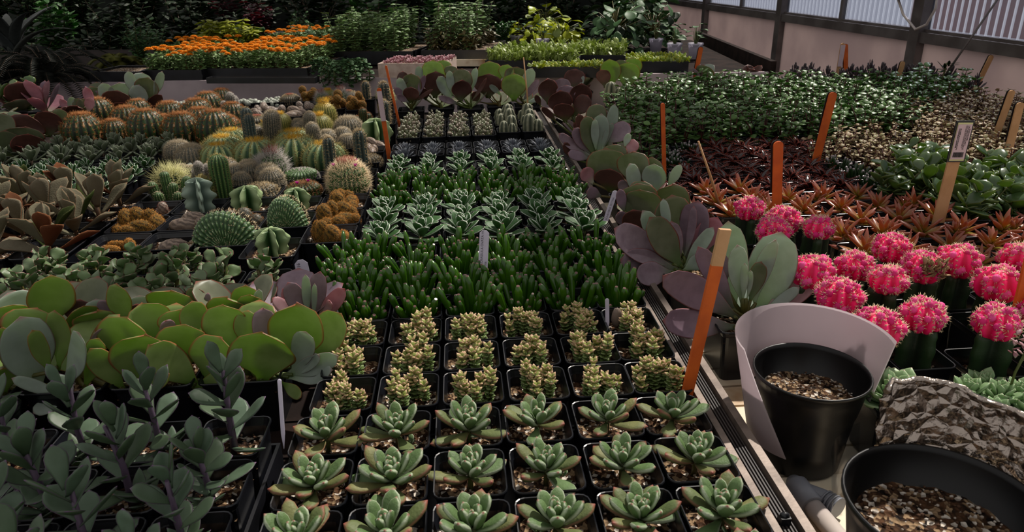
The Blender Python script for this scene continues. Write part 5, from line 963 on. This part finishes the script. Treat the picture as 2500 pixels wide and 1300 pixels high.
for k, px, py, s, lb, nm in (('paleros', 2183, 968, 1.25, 'large pale green rosette right of the black round pot', 'potted_rosette'), ('paleclump', 2275, 945, 1.3, 'pale green rosette clump with pink flower stalk', 'potted_rosette'), ('paleclump', 2350, 945, 1.2, 'pale green rosette clump behind the foil', 'potted_rosette'), ('paleros', 2430, 925, 1.3, 'pale green rosette right of the foil top', 'potted_rosette'), ('tower', 2400, 890, 1.0, 'tall pale green flower stalk of stacked leaves', 'potted_rosette'), ('paleros', 2495, 955, 1.4, 'pale green rosette at the right edge', 'potted_rosette'), ('paleclump', 2190, 1040, 1.0, 'small pale rosettes low beside the foil', 'potted_rosette')):
    x, y, _ = at(px, py, 0)
    for t in range(12):
        if free(x, y, .9) or px == 2183: break
        x += .12; y -= .05
    OCC.append((x, y, .92)); r_ = place(k, nm, (x, y, 0), lb, 'succulent', None, rz=px, s=s, v=px)
    if k == 'paleclump' and px == 2275:
        m_ = MB(); tube(m_, [(.1, 0, -.2), (.12, 0, .4), (.2, 0, .75)], .02, 5, 1)
        for i in range(30): leaf(m_, (.18+.15*math.cos(i), .1*math.sin(i*2), .62+.012*i), i*GA, .5, .12, .07, .02, 'oval', .2, .1, 5, 5, 0, (i % 7)/7)
        m_.obj('flower_stalk', ['paddle_pink', 'stem_green'], r_)
def fill(kind, name, cat, poly, zq, lab, group, tail, s=(.95, 1.15), d=.96, stp=1.0, x0=5.95, y0=8.4, base=0, ylim=(8, 37.3)):
    """bench cells whose plants fall in one patch of the display"""
    r = 0; y = y0
    while y < ylim[1]:
        cells = []
        for i in range(24):
            x = x0+i*stp; a, b = px_of((x, y, zq))
            if x < 24.4 and inpoly(a, b, poly) and free(x, y, d): cells.append(x)
        if cells:
            r += 1
            for c, x in enumerate(cells):
                OCC.append((x, y, d)); place(kind, name, (x, y, base), '%s, %s row %s, %s from left' % (lab, ordn(r-1), tail, ordn(c)), cat, group, rz=rnd.random()*6.28, s=rnd.uniform(*s), rng=rnd)
        y += stp
fill('copper', 'potted_bronze_rosette', 'succulent', [(1660, 520), (1690, 455), (1780, 440), (2060, 452), (2240, 478), (2340, 515), (2560, 530), (2560, 680), (2300, 650), (2150, 620), (2020, 625), (1800, 600), (1700, 560)], .2, 'glossy bronze pointed rosette', 'bronze rosettes', 'of its kind', (.95, 1.15))
fill('toothed', 'potted_toothed_rosette', 'succulent', [(1620, 470), (1650, 400), (1740, 345), (1960, 345), (2020, 390), (2120, 450), (2080, 490), (1900, 465), (1780, 455), (1690, 480)], .1, 'dark red toothed rosette', 'dark red toothed rosettes', 'of its kind', (1.0, 1.2))
fill('gollumdark', 'potted_finger_succulent', 'succulent', [(1590, 420), (1590, 355), (1750, 330), (1770, 370), (1690, 400), (1630, 470)], .3, 'dark tiny-fingered clump near the thin orange stake', 'dark finger clumps', 'of its kind', (1.1, 1.3))
fill('gollumdark', 'potted_finger_succulent', 'succulent', [(1990, 410), (2000, 380), (2120, 380), (2170, 440), (2120, 470)], .3, 'dark tiny-fingered clump beside jade plants', 'dark finger clumps', 'of its kind', (1.1, 1.3))
fill('portypink', 'potted_variegated_bush', 'plant', [(1950, 350), (2090, 300), (2200, 310), (2250, 370), (2110, 400), (2000, 395)], .5, 'cream and pink small-leaved bush', 'cream and pink bushes', 'of its kind', (1.1, 1.3))
fill('portypink', 'potted_variegated_bush', 'plant', [(2240, 330), (2240, 260), (2360, 225), (2540, 235), (2540, 400), (2400, 410), (2300, 395)], .5, 'pinkish small-leaved bush near the wall', 'pinkish bushes near the wall', 'of its kind', (1.15, 1.4))
fill('jade', 'potted_jade_plant', 'plant', [(2080, 420), (2110, 385), (2200, 350), (2320, 390), (2560, 400), (2560, 560), (2300, 520), (2140, 470)], .4, 'glossy oval-leaved jade plant', 'jade plants', 'of its kind', (1.15, 1.4))
fill('porty', 'potted_small_leaf_bush', 'plant', [(1490, 365), (1500, 225), (1620, 205), (1800, 208), (2100, 205), (2330, 200), (2380, 235), (2260, 300), (2090, 310), (1960, 350), (1800, 352), (1600, 375)], .45, 'glossy round-leaved green bush', 'glossy round-leaved bushes', 'of its kind', (1.15, 1.4))
fill('silver', 'potted_silver_spike', 'succulent', [(1600, 250), (1640, 200), (1700, 185), (1900, 185), (1920, 215), (1720, 235)], .4, 'silvery upright spiky clump by far bench edge', 'silvery spiky clumps', 'of its kind', (1.1, 1.4))
fill('darkros', 'potted_dark_rosette', 'succulent', [(1890, 212), (1880, 170), (2340, 178), (2400, 215)], .5, 'dull dark rosette clump against the wall', 'dark rosette clumps by the wall', 'of its kind', (1.2, 1.5))
# ---------------------------------------------------------------- stakes and tags
def stake(bx, by, tx, ty, label, mat='orange_paint', w=.2, t=.05, z0=0, tag_=None, bare=0, group='wooden stakes', face=0.0, Yb=None):
    x, y, z = at(bx, by, z0); X, Y, Z = atY(tx, ty, y+face); a, b = np.array((x, y, z)), np.array((X, Y, Z)); ln = np.linalg.norm(b-a); d = (b-a)/ln
    a = a-d*.35; ln += .35
    root = empty('wooden_stake', tuple(a), label, 'stake', group)
    sx = np.cross(d, (0, 1, 0)); sx = -sx/np.linalg.norm(sx)*(1 if np.cross(d, (0, 1, 0))[0] < 0 else -1); ny = np.cross(sx, d); ny = ny if ny[1] > 0 else -ny
    def strip(name, mt, s0, s1, w_, t_, off, parent, rounded=True):
        m_ = MB(); pts = []
        n = 7; prof_ = [(-w_/2, s0), (w_/2, s0)]
        if rounded: prof_ += [(w_/2*math.cos(q), s1-w_/2*.8+w_/2*.8*math.sin(q)) for q in np.linspace(0, PI, n)]
        else: prof_ += [(w_/2, s1), (-w_/2, s1)]
        k = len(prof_); V = [sx*p+d*q+ny*(off+o_) for o_ in (-t_/2, t_/2) for p, q in prof_]
        m_.raw(V, [tuple(range(k))], smooth=False); m_.raw(V, [tuple(range(2*k-1, k-1, -1))], smooth=False)
        m_.raw(V, [(i, i+k, (i+1) % k+k, (i+1) % k) for i in range(k)], smooth=False); return m_.obj(name, [mt], parent)
    if bare:
        strip('shaft', mat, 0, ln-bare, w, t, 0, root, False); q = strip('bare_tip', 'bare_wood', ln-bare, ln, w, t, 0, root, False); q['label'] = 'unpainted wooden tip'
    else: strip('shaft', mat, 0, ln, w, t, 0, root)
    if tag_: tag_(root, strip, ln, sx, d, ny, w, t)
    return root
def backtag(root, strip, ln, sx, d, ny, w, t): strip('stapled_label', 'label_black', ln-1.25, ln+.02, w*1.25, .02, t/2+.03, root)
stake(1680, 950, 1770, 560, 'orange stake with bare wooden tip in front of silvery paddle plant', w=.17, t=.07, bare=.55)
stake(1895, 560, 1900, 345, 'orange stake among the upper pink cacti', w=.23, tag_=backtag)
stake(1990, 400, 2035, 225, 'orange stake between red toothed rosettes and variegated bush', w=.26, tag_=backtag)
stake(1622, 440, 1618, 252, 'thin orange stake rising beside the rail paddle plants', w=.12, tag_=backtag)
stake(1690, 222, 1712, 115, 'orange stake far back among round-leaved bushes', w=.22, tag_=backtag)
stake(2065, 205, 2065, 108, 'orange stake against the wall by the dark rosettes', w=.22, tag_=backtag)
stake(2470, 850, 2535, 590, 'wide orange stake at the right edge', w=.3)
stake(972, 292, 942, 160, 'thin orange stake leaning left behind bead succulents', w=.1)
def sidelabel(root, strip, ln, sx, d, ny, w, t): q = strip('curled_label', 'label_paper', ln-1.15, ln-.1, w*1.1, .015, -t/2-.04, root, False)
stake(948, 370, 925, 215, 'orange stake with curled grey label at the cactus tray', w=.16, tag_=sidelabel)
def bigtag(root, strip, ln, sx, d, ny, w, t):
    q = strip('label_backing', 'label_black', ln-.92, ln+.06, .44, .03, -t/2-.03, root, False)
    p = strip('printed_label', 'label_cream', ln-.89, ln+.02, .36, .012, -t/2-.055, q.parent, False); p2 = strip('label_face', 'label_paper', ln-.85, ln-.02, .345, .008, -t/2-.068, root, False)
    rr = random.Random(3); m_ = MB(); o_ = -t/2-.078
    def mark(x, s, w_, h_): c = sx*x+d*s+ny*o_; m_.beam(c-d*h_/2, c+d*h_/2, w_, .004, up=ny)
    for c_, (x, s0, s1, wd) in enumerate(((-.12, ln-.55, ln-.12, .026), (-.085, ln-.62, ln-.12, .022), (.03, ln-.55, ln-.05, .012), (.055, ln-.6, ln-.05, .012), (.08, ln-.62, ln-.05, .012), (.105, ln-.5, ln-.05, .012), (.13, ln-.4, ln-.12, .014))):
        s = s1
        while s > s0: L_ = rr.uniform(.008, .03); mark(x+rr.uniform(-.003, .003), s-L_/2, wd*rr.uniform(.5, 1), L_); s -= L_+rr.uniform(.005, .012)
    x = -.13
    while x < .13:
        w_ = rr.choice((.004, .007, .011)); mark(x, ln-.74, w_, .12)
        x += w_+rr.choice((.004, .008))
    m_.obj('barcode_print', ['print_black'], root)
stake(2290, 545, 2352, 300, 'tan stake with barcode label among the jade plants', 'bare_wood', w=.3, tag_=bigtag)
stake(2425, 350, 2472, 220, 'tan stake near the right wall, left of a pair', 'bare_wood', w=.24, tag_=backtag)
stake(2455, 395, 2492, 250, 'tan stake near the right wall, right of a pair', 'bare_wood', w=.26, tag_=backtag)
stake(2375, 230, 2422, 135, 'tan stake leaning against the right wall', 'bare_wood', w=.24, tag_=backtag)
stake(2185, 222, 2205, 150, 'tan stake before the wall post', 'bare_wood', w=.24, tag_=backtag)
stake(2040, 215, 2058, 105, 'tan stake with folded paper label by the wall', 'bare_wood', w=.22, tag_=sidelabel)
def stick(name, a, b, r, mat, label, cat, k=6):
    m_ = MB(); a, b = np.array(a), np.array(b); tube(m_, [a*0, (b-a)*.5+np.array((.02, 0, 0)), b-a], [r, r*.9, r*.7], k); o = m_.obj(name, [mat], None, tuple(a)); return tag(o, label, cat)
for bx, by, tx, ty, lab in ((1762, 520, 1705, 345, 'thin bare stick between bronze and red rosettes'), (1292, 300, 1278, 140, 'thin dry stick behind grey ribbed cacti')):
    x, y, z = at(bx, by, -.2); stick('stick', (x, y, z), atY(tx, ty, y), .035, 'bare_wood', lab, 'stick')
def plastic_tag(bx, by, tx, ty, w, label, text=None, size=.1, z0=-.1, lean=0, blank=False):
    x, y, z = at(bx, by, z0); X, Y, Z = atY(tx, ty, y+lean); a, b = np.array((x, y, z)), np.array((X, Y, Z)); d = b-a; ln = np.linalg.norm(d); d /= ln; sx = np.array((1., 0, 0)); sx -= d*sx.dot(d); sx /= np.linalg.norm(sx); ny = np.cross(d, sx)
    root = empty('plant_tag', tuple(a), label, 'tag', 'white plant tags'); m_ = MB(); c_ = [(0, -.15), (w/2, .1), (w/2, ln-w*.3), (w*.2, ln), (-w*.2, ln), (-w/2, ln-w*.3), (-w/2, .1)]; k = len(c_)
    V = [sx*p+d*q+ny*o_ for o_ in (-.012, .012) for p, q in c_]; m_.raw(V, [tuple(range(k))], smooth=False); m_.raw(V, [tuple(range(2*k-1, k-1, -1))], smooth=False); m_.raw(V, [(i, i+k, (i+1) % k+k, (i+1) % k) for i in range(k)], smooth=False)
    m_.obj('blade', ['white_plastic'], root); sg = 1 if ny[1] < 0 else -1
    if text:
        for tx_, s0, off, sz in text:
            cu = bpy.data.curves.new('t', 'FONT'); cu.body = tx_; cu.size = sz*U; cu.extrude = 0; cu.align_x = 'LEFT'; cu.align_y = 'CENTER'; to = bpy.data.objects.new('t', cu); COL.objects.link(to)
            bpy.context.view_layer.update(); me = bpy.data.meshes.new_from_object(to.evaluated_get(bpy.context.evaluated_depsgraph_get())); bpy.data.objects.remove(to); me.materials.clear(); me.materials.append(MATS['print_black'])
            o = bpy.data.objects.new('lettering', me); COL.objects.link(o); o.parent = root; n_ = ny*sg; xx = d; yy = np.cross(n_, xx)
            Mx = Matrix([[xx[i], yy[i], n_[i], 0] for i in range(3)]+[[0, 0, 0, 1]]); Mx.translation = Vector((sx*off+d*s0+n_*.02)*U); o.matrix_local = Mx
    return root
plastic_tag(1178, 672, 1183, 563, .2, 'white tag reading CRASSULA OVATA HOBBIT among finger succulents', [('CRASSULA OVATA HOBBIT', .28, -.035, .075), ('7 FEB', .18, .055, .06)], z0=0)
plastic_tag(692, 1075, 682, 927, .05, 'white tag seen edge-on beside the furry rosettes', z0=0)
plastic_tag(748, 700, 733, 635, .26, 'short white tag between wavy-leaved plants', [('2-16', .35, -.05, .1), ('26', .2, .04, .1)], z0=.1)
plastic_tag(825, 770, 826, 716, .05, 'thin white tag edge-on behind the paddle plants', z0=0)
plastic_tag(1475, 550, 1503, 466, .13, 'slim white tag leaning on the rail', [('ECHEVERIA SETOSA', .15, 0, .07)], z0=-.1)
plastic_tag(1483, 800, 1482, 730, .07, 'small pointed wooden tag in the star stonecrops', z0=-.1)
m_ = MB(); ball(m_, (0, 0, .2), (.11, .08, .2), 8, 8, bump=.12, rng=random.Random(3)); x, y, z = at(1505, 800, -.2); tag(m_.obj('stone', ['body_brain'], None, (x, y, z)), 'dark purple-brown shard beside the small wooden tag', 'stone')
# ---------------------------------------------------------------- round pots, collar, foil, pipe
def round_pot(x, y, R, H, z0, label, soilz, rimh=.2):
    root = empty('plant_pot', (x, y, z0), label, 'pot'); k = 48
    st = [(R*.66, 0), (R*.7, .03), (R*.76, H*.3), (R*.755, H*.31), (R*.83, H*.62), (R*.85, H*.64), (R*.93, H-rimh), (R*.97, H-.05), (R, H-.04), (R, H), (R*.985, H+.015), (R*.96, H), (R*.945, H-.06), (R*.9, H-.3), (R*.88, H-.32), (R*.8, soilz-.2)]
    th = np.arange(k)*2*PI/k; P = np.array([[(r*math.cos(t), r*math.sin(t), z) for t in th] for r, z in st]); m_ = MB(); m_.grid(P, caps=True); m_.obj('pot', ['pot_plastic'], root)
    m_ = MB(); soil_patch(m_, R*.86, soilz, 7, True, chips=260); o = m_.obj('soil', ['soil', 'perlite', 'bark_chip'], root); return root
P1 = (4.92, 8.68); round_pot(P1[0], P1[1], .82, 1.55, -1.02, 'round black pot of soil inside a white plastic collar', 1.1)
P2 = (4.72, 5.42); round_pot(P2[0], P2[1], .98, 1.95, -1.02, 'largest round black pot at lower right, foil behind it', 1.5)
m_ = MB(); n, k = 26, 10
A0, A1 = math.radians(-195), math.radians(40)
hh = np.linspace(0, 1, 8)[:, None]; th_ = math.radians(-8)+np.linspace(1, 0, 40)[None, :]*np.radians(238-44*hh)
top = 2.02+.06*np.cos(th_-1.6); bot = .35+0*th_+.5*np.clip(1-np.abs(th_-.2), 0, 1); bot = np.where(th_ > 3.3, .45, np.where(th_ > 2.9, .3, 1.0))+0*th_
zz = bot+(top-bot)*hh; rr = .66+.2*(zz+0)/1.5+.02; rr = .70+.2*zz
P = np.stack([rr*np.cos(th_), rr*np.sin(th_), zz], -1); P2_ = P.copy(); P2_[..., :2] *= 1.012
m_.grid(P, closed=False); m_.grid(P2_[::-1], closed=False); tag(m_.obj('plastic_collar', ['sheet_white'], None, (P1[0], P1[1], -1.0)), 'curved white plastic sheet standing around a round black pot', 'sheet')
# crumpled foil
m_ = MB(); rs = np.random.RandomState(8); n, k = 70, 36; th_ = np.linspace(math.radians(99), math.radians(-40), n)[None, :]; h_ = np.linspace(0, 1, k)[:, None]
nz = np.zeros((k, n))
for s_, a_ in ((9, .05), (18, .035), (40, .035), (66, .02)):
    g = rs.uniform(-1, 1, (max(3, k*s_//70+2), s_+2)); yi = np.linspace(0, g.shape[0]-1.001, k); xi = np.linspace(0, g.shape[1]-1.001, n); y0_, x0_ = yi.astype(int), xi.astype(int); fy, fx = (yi-y0_)[:, None], (xi-x0_)[None, :]
    nz += a_*(g[y0_][:, x0_]*(1-fy)*(1-fx)+g[y0_+1][:, x0_]*fy*(1-fx)+g[y0_][:, x0_+1]*(1-fy)*fx+g[y0_+1][:, x0_+1]*fy*fx)
tp = .62-.12*np.clip(np.abs(th_-1.5)-.4, 0, 2)
zz = 1.3+(.72+tp)*h_+nz*.4*h_; rr = .985+nz*.75*np.clip(h_*3, .15, 1)+.12*h_+.02
P = np.stack([rr*np.cos(th_), rr*np.sin(th_), zz], -1); Q_ = P.copy(); Q_[..., :2] *= 1.008; m_.grid(P, closed=False); m_.grid(Q_[::-1], closed=False); tube(m_, P[-1][::2], .035, 8)
tag(m_.obj('foil_sheet', ['foil'], None, (P2[0], P2[1], -1.0)), 'crumpled silver foil standing behind the largest round pot', 'foil')
m_ = MB(); th_ = np.linspace(math.radians(155), math.radians(110), 10)[None, :]; h_ = np.linspace(0, 1, 4)[:, None]; P = np.stack([(1.0+.12*h_)*np.cos(th_), (1.0+.12*h_)*np.sin(th_), 1.45+.75*h_+0*th_], -1); m_.grid(P, closed=False)
tag(m_.obj('clear_film', ['clear_film'], None, (P2[0], P2[1], -1.0)), 'clear plastic film at the left side of the foil', 'film')
pp_ = at(1968, 1222, -.86); root = empty('drip_pipe', (pp_[0], pp_[1]-.3, -.86), 'white pipe with grey connector lying beside the rail', 'pipe')
m_ = MB(); tube(m_, [(.02, .28, 0), (.22, -1.6, 0)], .13, 20); m_.obj('pipe', ['pvc'], root)
m_ = MB(); tube(m_, [(.0, .72, 0), (.0, .62, 0), (0, .6, 0), (.03, .15, 0)], [.1, .15, .17, .17], 20); m_.obj('connector', ['grey_plastic'], root)
m_ = MB(); tube(m_, [(.0, .5, .02), (.22, .3, .03), (.34, .1, .03)], [.12, .12, .14], 16)
for q in range(4): tube(m_, [(.24+.03*q, .24-.05*q, .03), (.25+.03*q, .22-.05*q, .03)], .155, 16)
m_.obj('branch_grip', ['grey_plastic'], root)
m_ = MB(); m_.box(-.06, .06, -.06, .06, 0, .1); ball(m_, (0, 0, .1), (.07, .05, .05), 6, 8); x, y, z = at(1920, 1268, -.15); tag(m_.obj('clip', ['black_plastic'], None, (3.64, y, -.2)), 'small black clip on the dark rail strip', 'clip')
# ---------------------------------------------------------------- far bench
def far(kind, name, px, py, label, cat='plant', s=1., z=BZ, v=None, group=None, rz=None, d=0):
    x, y, _ = at(px, py, z); return place(kind, name, (x, y, z), label, cat, group, rz=rnd.random()*6.28 if rz is None else rz, s=s, v=v, rng=rnd)
def flat(px0, px1, py0, py1, label, z=BZ, h=.55, mat='tray_plastic', name='nursery_tray', grid=0, soil=True, group='trays on the far bench'):
    a = at(px0, py0, z); b_ = at(px1, py0, z); c_ = at((px0+px1)/2, py1, z); dpt = c_[1]-(a[1]+b_[1])/2; L_ = math.hypot(b_[0]-a[0], b_[1]-a[1]); rz = math.atan2(b_[1]-a[1], b_[0]-a[0])
    root = empty(name, (a[0], a[1], z), label, 'tray', group, rz=rz); m_ = MB(); m_.box(0, L_, 0, dpt, 0, .05); t = .08
    for q in ((0, t, 0, dpt), (L_-t, L_, 0, dpt), (t, L_-t, 0, t), (t, L_-t, dpt-t, dpt)): m_.box(*q, .05, h)
    m_.obj('tray', [mat], root)
    if soil: m_ = MB(); m_.box(t, L_-t, t, dpt-t, .05, h-.12); m_.obj('soil', ['soil'], root)
    return root, L_, dpt, rz, a
def sow(kind, name, tr, label, cat, group, st=.8, s=(.9, 1.1), h=.42, mx=999):
    root, L_, dpt, rz, a = tr; r = 0; y = st*.55; n_ = 0
    while y < dpt-st*.3:
        r += 1; x = st*.6; c = 0
        while x < L_-st*.3:
            X, Y = a[0]+x*math.cos(rz)-y*math.sin(rz), a[1]+x*math.sin(rz)+y*math.cos(rz)
            if n_ < mx: place(kind, name, (X+rnd.uniform(-.08, .08), Y+rnd.uniform(-.08, .08), BZ+h), '%s, %s row, %s from left' % (label, ordn(r-1), ordn(c)), cat, group, rz=rnd.random()*6.28, s=rnd.uniform(*s), rng=rnd); n_ += 1
            x += st; c += 1
        y += st
t1 = flat(350, 495, 196, 168, 'black tray of marigolds, left'); sow('marigold', 'marigold', t1, 'orange marigold in the left tray', 'flower', 'marigolds', .72, (1.0, 1.25))
t2 = flat(500, 752, 192, 150, 'black tray of marigolds, right'); sow('marigold', 'marigold', t2, 'orange marigold in the right tray', 'flower', 'marigolds', .78, (1.0, 1.25))
t2 = flat(400, 560, 160, 150, 'black tray of marigolds, middle'); sow('marigold', 'marigold', t2, 'orange marigold in the middle tray', 'flower', 'marigolds', .78, (1.0, 1.25))
t3 = flat(640, 745, 130, 112, 'small black tray of marigolds behind the others'); sow('marigold', 'marigold', t3, 'orange marigold in the rear tray', 'flower', 'marigolds', .8, (1.0, 1.2))
tf = flat(925, 1085, 190, 172, 'pale foam tray of small pink rosettes', mat='foam', h=.75); sow('tinypink', 'small_rosette', tf, 'small pink rosette in the pale tray', 'succulent', 'pink rosettes in foam tray', .62, (.9, 1.2), .62)
tw = flat(1090, 1200, 162, 150, 'empty wooden tray right of the foam tray', mat='slat_wood', h=.4, soil=False)
t4 = flat(1185, 1410, 172, 146, 'black tray of pale lime seedlings, left'); sow('seedling', 'lime_seedling', t4, 'pale lime seedling in left tray', 'seedling', 'lime seedlings left', .85, (1.0, 1.3))
t5 = flat(1415, 1525, 158, 138, 'black tray of pale lime seedlings, middle'); sow('seedling', 'lime_seedling', t5, 'pale lime seedling in middle tray', 'seedling', 'lime seedlings middle', .85, (1.0, 1.3))
t6 = flat(1530, 1680, 176, 158, 'black tray of pale lime seedlings, right'); sow('lowseed', 'lime_seedling', t6, 'low lime seedling in right tray', 'seedling', 'lime seedlings right', .8, (1.0, 1.2))
t7 = flat(1290, 1480, 190, 176, 'black tray of yellowish low seedlings behind paddle plants'); sow('lowseed', 'lime_seedling', t7, 'yellowish low seedling in front tray', 'seedling', 'low seedlings', .8, (1.0, 1.2))
t8 = flat(800, 1010, 158, 135, 'black tray of leafy tomato seedlings, left', h=.8); sow('tomato', 'tomato_seedling', t8, 'leafy seedling in left black tray', 'seedling', 'leafy seedlings left', 1.15, (.95, 1.15))
t9 = flat(1030, 1190, 155, 128, 'black tray of leafy seedlings with brown lower leaves', h=.8); sow('tomatob', 'tomato_seedling', t9, 'brown-bottomed leafy seedling', 'seedling', 'leafy seedlings right', 1.1, (1.0, 1.2))
t10 = flat(220, 345, 200, 185, 'low empty black cell tray at the left'); t11 = flat(505, 770, 212-8, 200, 'black tray edge before the marigolds', h=.3)
for px, py, lb in ((790, 178, 'left'), (835, 185, 'middle'), (868, 180, 'right')): far('trail', 'trailing_vine', px, py, 'small-leaved vine trailing over the grey board, %s' % lb, s=1.1, z=BZ+.2, rz=0, group='trailing vines')
for px, py, k, nm, s, lb in ((120, 205, 'fern', 'fern', 1.15, 'huge dark drooping fern at upper left'), (20, 200, 'fern', 'fern', .9, 'dark fern at the upper left corner'), (40, 150, 'strapplant', 'strap_leaf_plant', 1.3, 'broad grey strap-leaved plant in the upper left corner'), (290, 172, 'fernlight', 'fern', 1.2, 'yellowish feathery fern left of the marigolds'), (345, 150, 'ivybush', 'leafy_plant', 1.35, 'leafy green plant behind the yellowish fern'), (390, 135, 'ivybush', 'leafy_plant', 1.0, 'leafy green plant left of chartreuse plant'),
    (530, 122, 'chartbush', 'chartreuse_plant', 1.15, 'chartreuse drooping-leaved plant behind marigolds, left'), (585, 120, 'chartbush', 'chartreuse_plant', 1.15, 'chartreuse drooping-leaved plant behind marigolds, right'), (640, 85, 'maroonbush', 'maroon_plant', 1.2, 'deep maroon plant behind the chartreuse ones'), (560, 70, 'maroonbush', 'maroon_plant', 1.2, 'maroon plant at the top edge'), (730, 95, 'ivybush', 'leafy_plant', 1.1, 'leafy plant right of the rear marigolds'), (770, 150, 'ivybush', 'leafy_plant', 1.2, 'leafy plant beside the marigold tray end'),
    (880, 75, 'arching', 'arching_leaf_plant', 1.1, 'yellow-green arching strap-leaved plant at top'), (1290, 118, 'pothoslime', 'lime_heart_leaf_plant', .95, 'lime heart-leaved plant in white pot, left'), (1370, 112, 'pothoslime', 'lime_heart_leaf_plant', 1.1, 'bright lime heart-leaved plant, right'), (1330, 80, 'pothoslime', 'lime_heart_leaf_plant', 1.3, 'lime heart-leaved plant standing behind the two tubs'), (1500, 130, 'pothosdark', 'heart_leaf_plant', 1.1, 'dark green heart-leaved plant at centre right'), (1590, 118, 'pothosdark', 'heart_leaf_plant', 1.0, 'dark heart-leaved plant beside the white pots'), (1560, 70, 'pothosdark', 'heart_leaf_plant', 1.15, 'tall dark heart-leaved plant near the wall'), (1000, 100, 'tomato', 'leafy_plant', 1.1, 'leafy seedling behind the left black tray'), (1225, 120, 'midbush', 'leafy_plant', .8, 'mid-green plant left of lime leaves'), (450, 60, 'darkbush', 'dark_bush', 1.0, 'dark bush behind the chartreuse plants')):
    far(k, nm, px, py, lb, s=s)
def tub(px, py, label, s=1.0):
    x, y, _ = at(px, py, BZ); root = empty('white_tub', (x, y, BZ), label, 'pot', 'white tubs'); m_ = MB(); th = np.arange(20)*2*PI/20
    m_.grid(np.array([[(r*s*math.cos(t), r*s*math.sin(t), z*s) for t in th] for r, z in ((.34, 0), (.44, .78), (.48, .8), (.48, .9), (.44, .9), (.42, .7))]), caps=True); m_.obj('tub', ['white_plastic'], root)
    m_ = MB()
    for i in range(9): a_ = i*GA; p = (.2*math.cos(a_), .2*math.sin(a_), 1.2+.1*i); tube(m_, [(0, 0, .6), p], .02, 4, 1); leaf(m_, p, a_, .1, .55, .42, .02, 'oval', -.5, .1, 6, 8, 0, i/9)
    m_.obj('foliage', ['ivy', 'stem_green'], root)
for px, py, lb in ((1645, 142, 'white tub with leafy plant near the wall, left'), (1696, 142, 'white tub with black writing near the wall, right'), (1600, 128, 'white tub hidden among heart-shaped leaves'), (1262, 118, 'white tub holding lime plant, left'), (1325, 128, 'white tub holding lime plant, right')): tub(px, py, lb, 1.0)
# plants standing beyond the far bench
k_ = 0
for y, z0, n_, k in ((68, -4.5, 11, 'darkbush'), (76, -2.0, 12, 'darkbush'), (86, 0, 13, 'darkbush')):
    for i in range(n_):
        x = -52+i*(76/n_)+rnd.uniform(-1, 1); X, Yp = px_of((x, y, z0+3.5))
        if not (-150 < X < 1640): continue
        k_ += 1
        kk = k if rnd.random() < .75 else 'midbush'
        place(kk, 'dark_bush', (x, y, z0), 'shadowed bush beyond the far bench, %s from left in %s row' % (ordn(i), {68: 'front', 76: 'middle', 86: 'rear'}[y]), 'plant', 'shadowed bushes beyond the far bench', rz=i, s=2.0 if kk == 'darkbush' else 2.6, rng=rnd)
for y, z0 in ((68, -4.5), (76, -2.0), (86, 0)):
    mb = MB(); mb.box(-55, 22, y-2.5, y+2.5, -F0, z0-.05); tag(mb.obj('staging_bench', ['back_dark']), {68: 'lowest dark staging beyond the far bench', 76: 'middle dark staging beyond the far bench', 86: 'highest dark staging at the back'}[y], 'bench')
# ---------------------------------------------------------------- wall fittings
m_ = MB(); pts = [atY(1935+0, 0, 40)]
q = [(2190, -10), (2205, 35), (2235, 72), (2262, 60), (2285, 20), (2290, -20)]
P_ = []
for a_, b_ in q:
    d_ = _f+_r*(a_-1250)/FPX-_u*(b_-650)/FPX; t = (WX-.9)/d_[0]; P_.append((d_[0]*t, d_[1]*t, CAMH+d_[2]*t))
tube(m_, P_, .07, 8); tag(m_.obj('power_cable', ['pvc']), 'white cable looping in front of the wall post', 'cable')
m_ = MB(); c0 = P_[0]; m_.box(c0[0]-.3, c0[0]+.4, c0[1]-.9, c0[1]+.7, c0[2]-.1, c0[2]+1.2); tag(m_.obj('junction_box', ['grey_plastic']), 'grey junction box on the wall post', 'box')
def wallpt(a_, b_, X): d_ = _f+_r*(a_-1250)/FPX-_u*(b_-650)/FPX; t = X/d_[0]; return np.array((d_[0]*t, d_[1]*t, CAMH+d_[2]*t))
a_, b_ = wallpt(2300, 195, 23.2), wallpt(2455, -30, 25.0); m_ = MB(); tube(m_, [a_*0, b_-a_], .05, 8); tag(m_.obj('metal_rod', ['frame_metal'], None, tuple(a_)), 'thin metal rod slanting up past the window', 'rod')
a_ = wallpt(2305, 185, 23.2); m_ = MB(); r2 = random.Random(4)
for i in range(26): leaf(m_, (r2.uniform(-.1, .1), r2.uniform(-.1, .1), r2.uniform(-.8, .6)), r2.random()*6.28, r2.uniform(-.3, 1), .55, .14, .03, 'lance', -.3, .1, 6, 6, 0, r2.random())
tube(m_, [(-.2, 0, -2.2), (0, 0, .6)], .04, 5, 1); tag(m_.obj('climbing_weed', ['darkgreen', 'stem_green'], None, tuple(a_)), 'scraggly leafy stem climbing the metal rod', 'plant')
x, y, z = wallpt(2495, 130, 22.5); m_ = MB(); g = [(0, -1.2, 3.2), (0, .2, 3.0)]; th = np.linspace(0, 1, 14)[None, :]; h_ = np.linspace(0, 1, 8)[:, None]
P = np.stack([.25*np.sin(th*14)*(.4+h_)+0*h_, -1.6*h_*(1-th)*1.3+th*-6+0*h_, 2.4-4.6*h_+0*th], -1); m_.grid(P, closed=False); Pb = P.copy(); Pb[..., 0] += .03; m_.grid(Pb[::-1], closed=False)
tag(m_.obj('black_sheeting', ['black_cloth'], None, (x, y, z-.2)), 'black plastic sheeting hanging at the right edge', 'sheet')
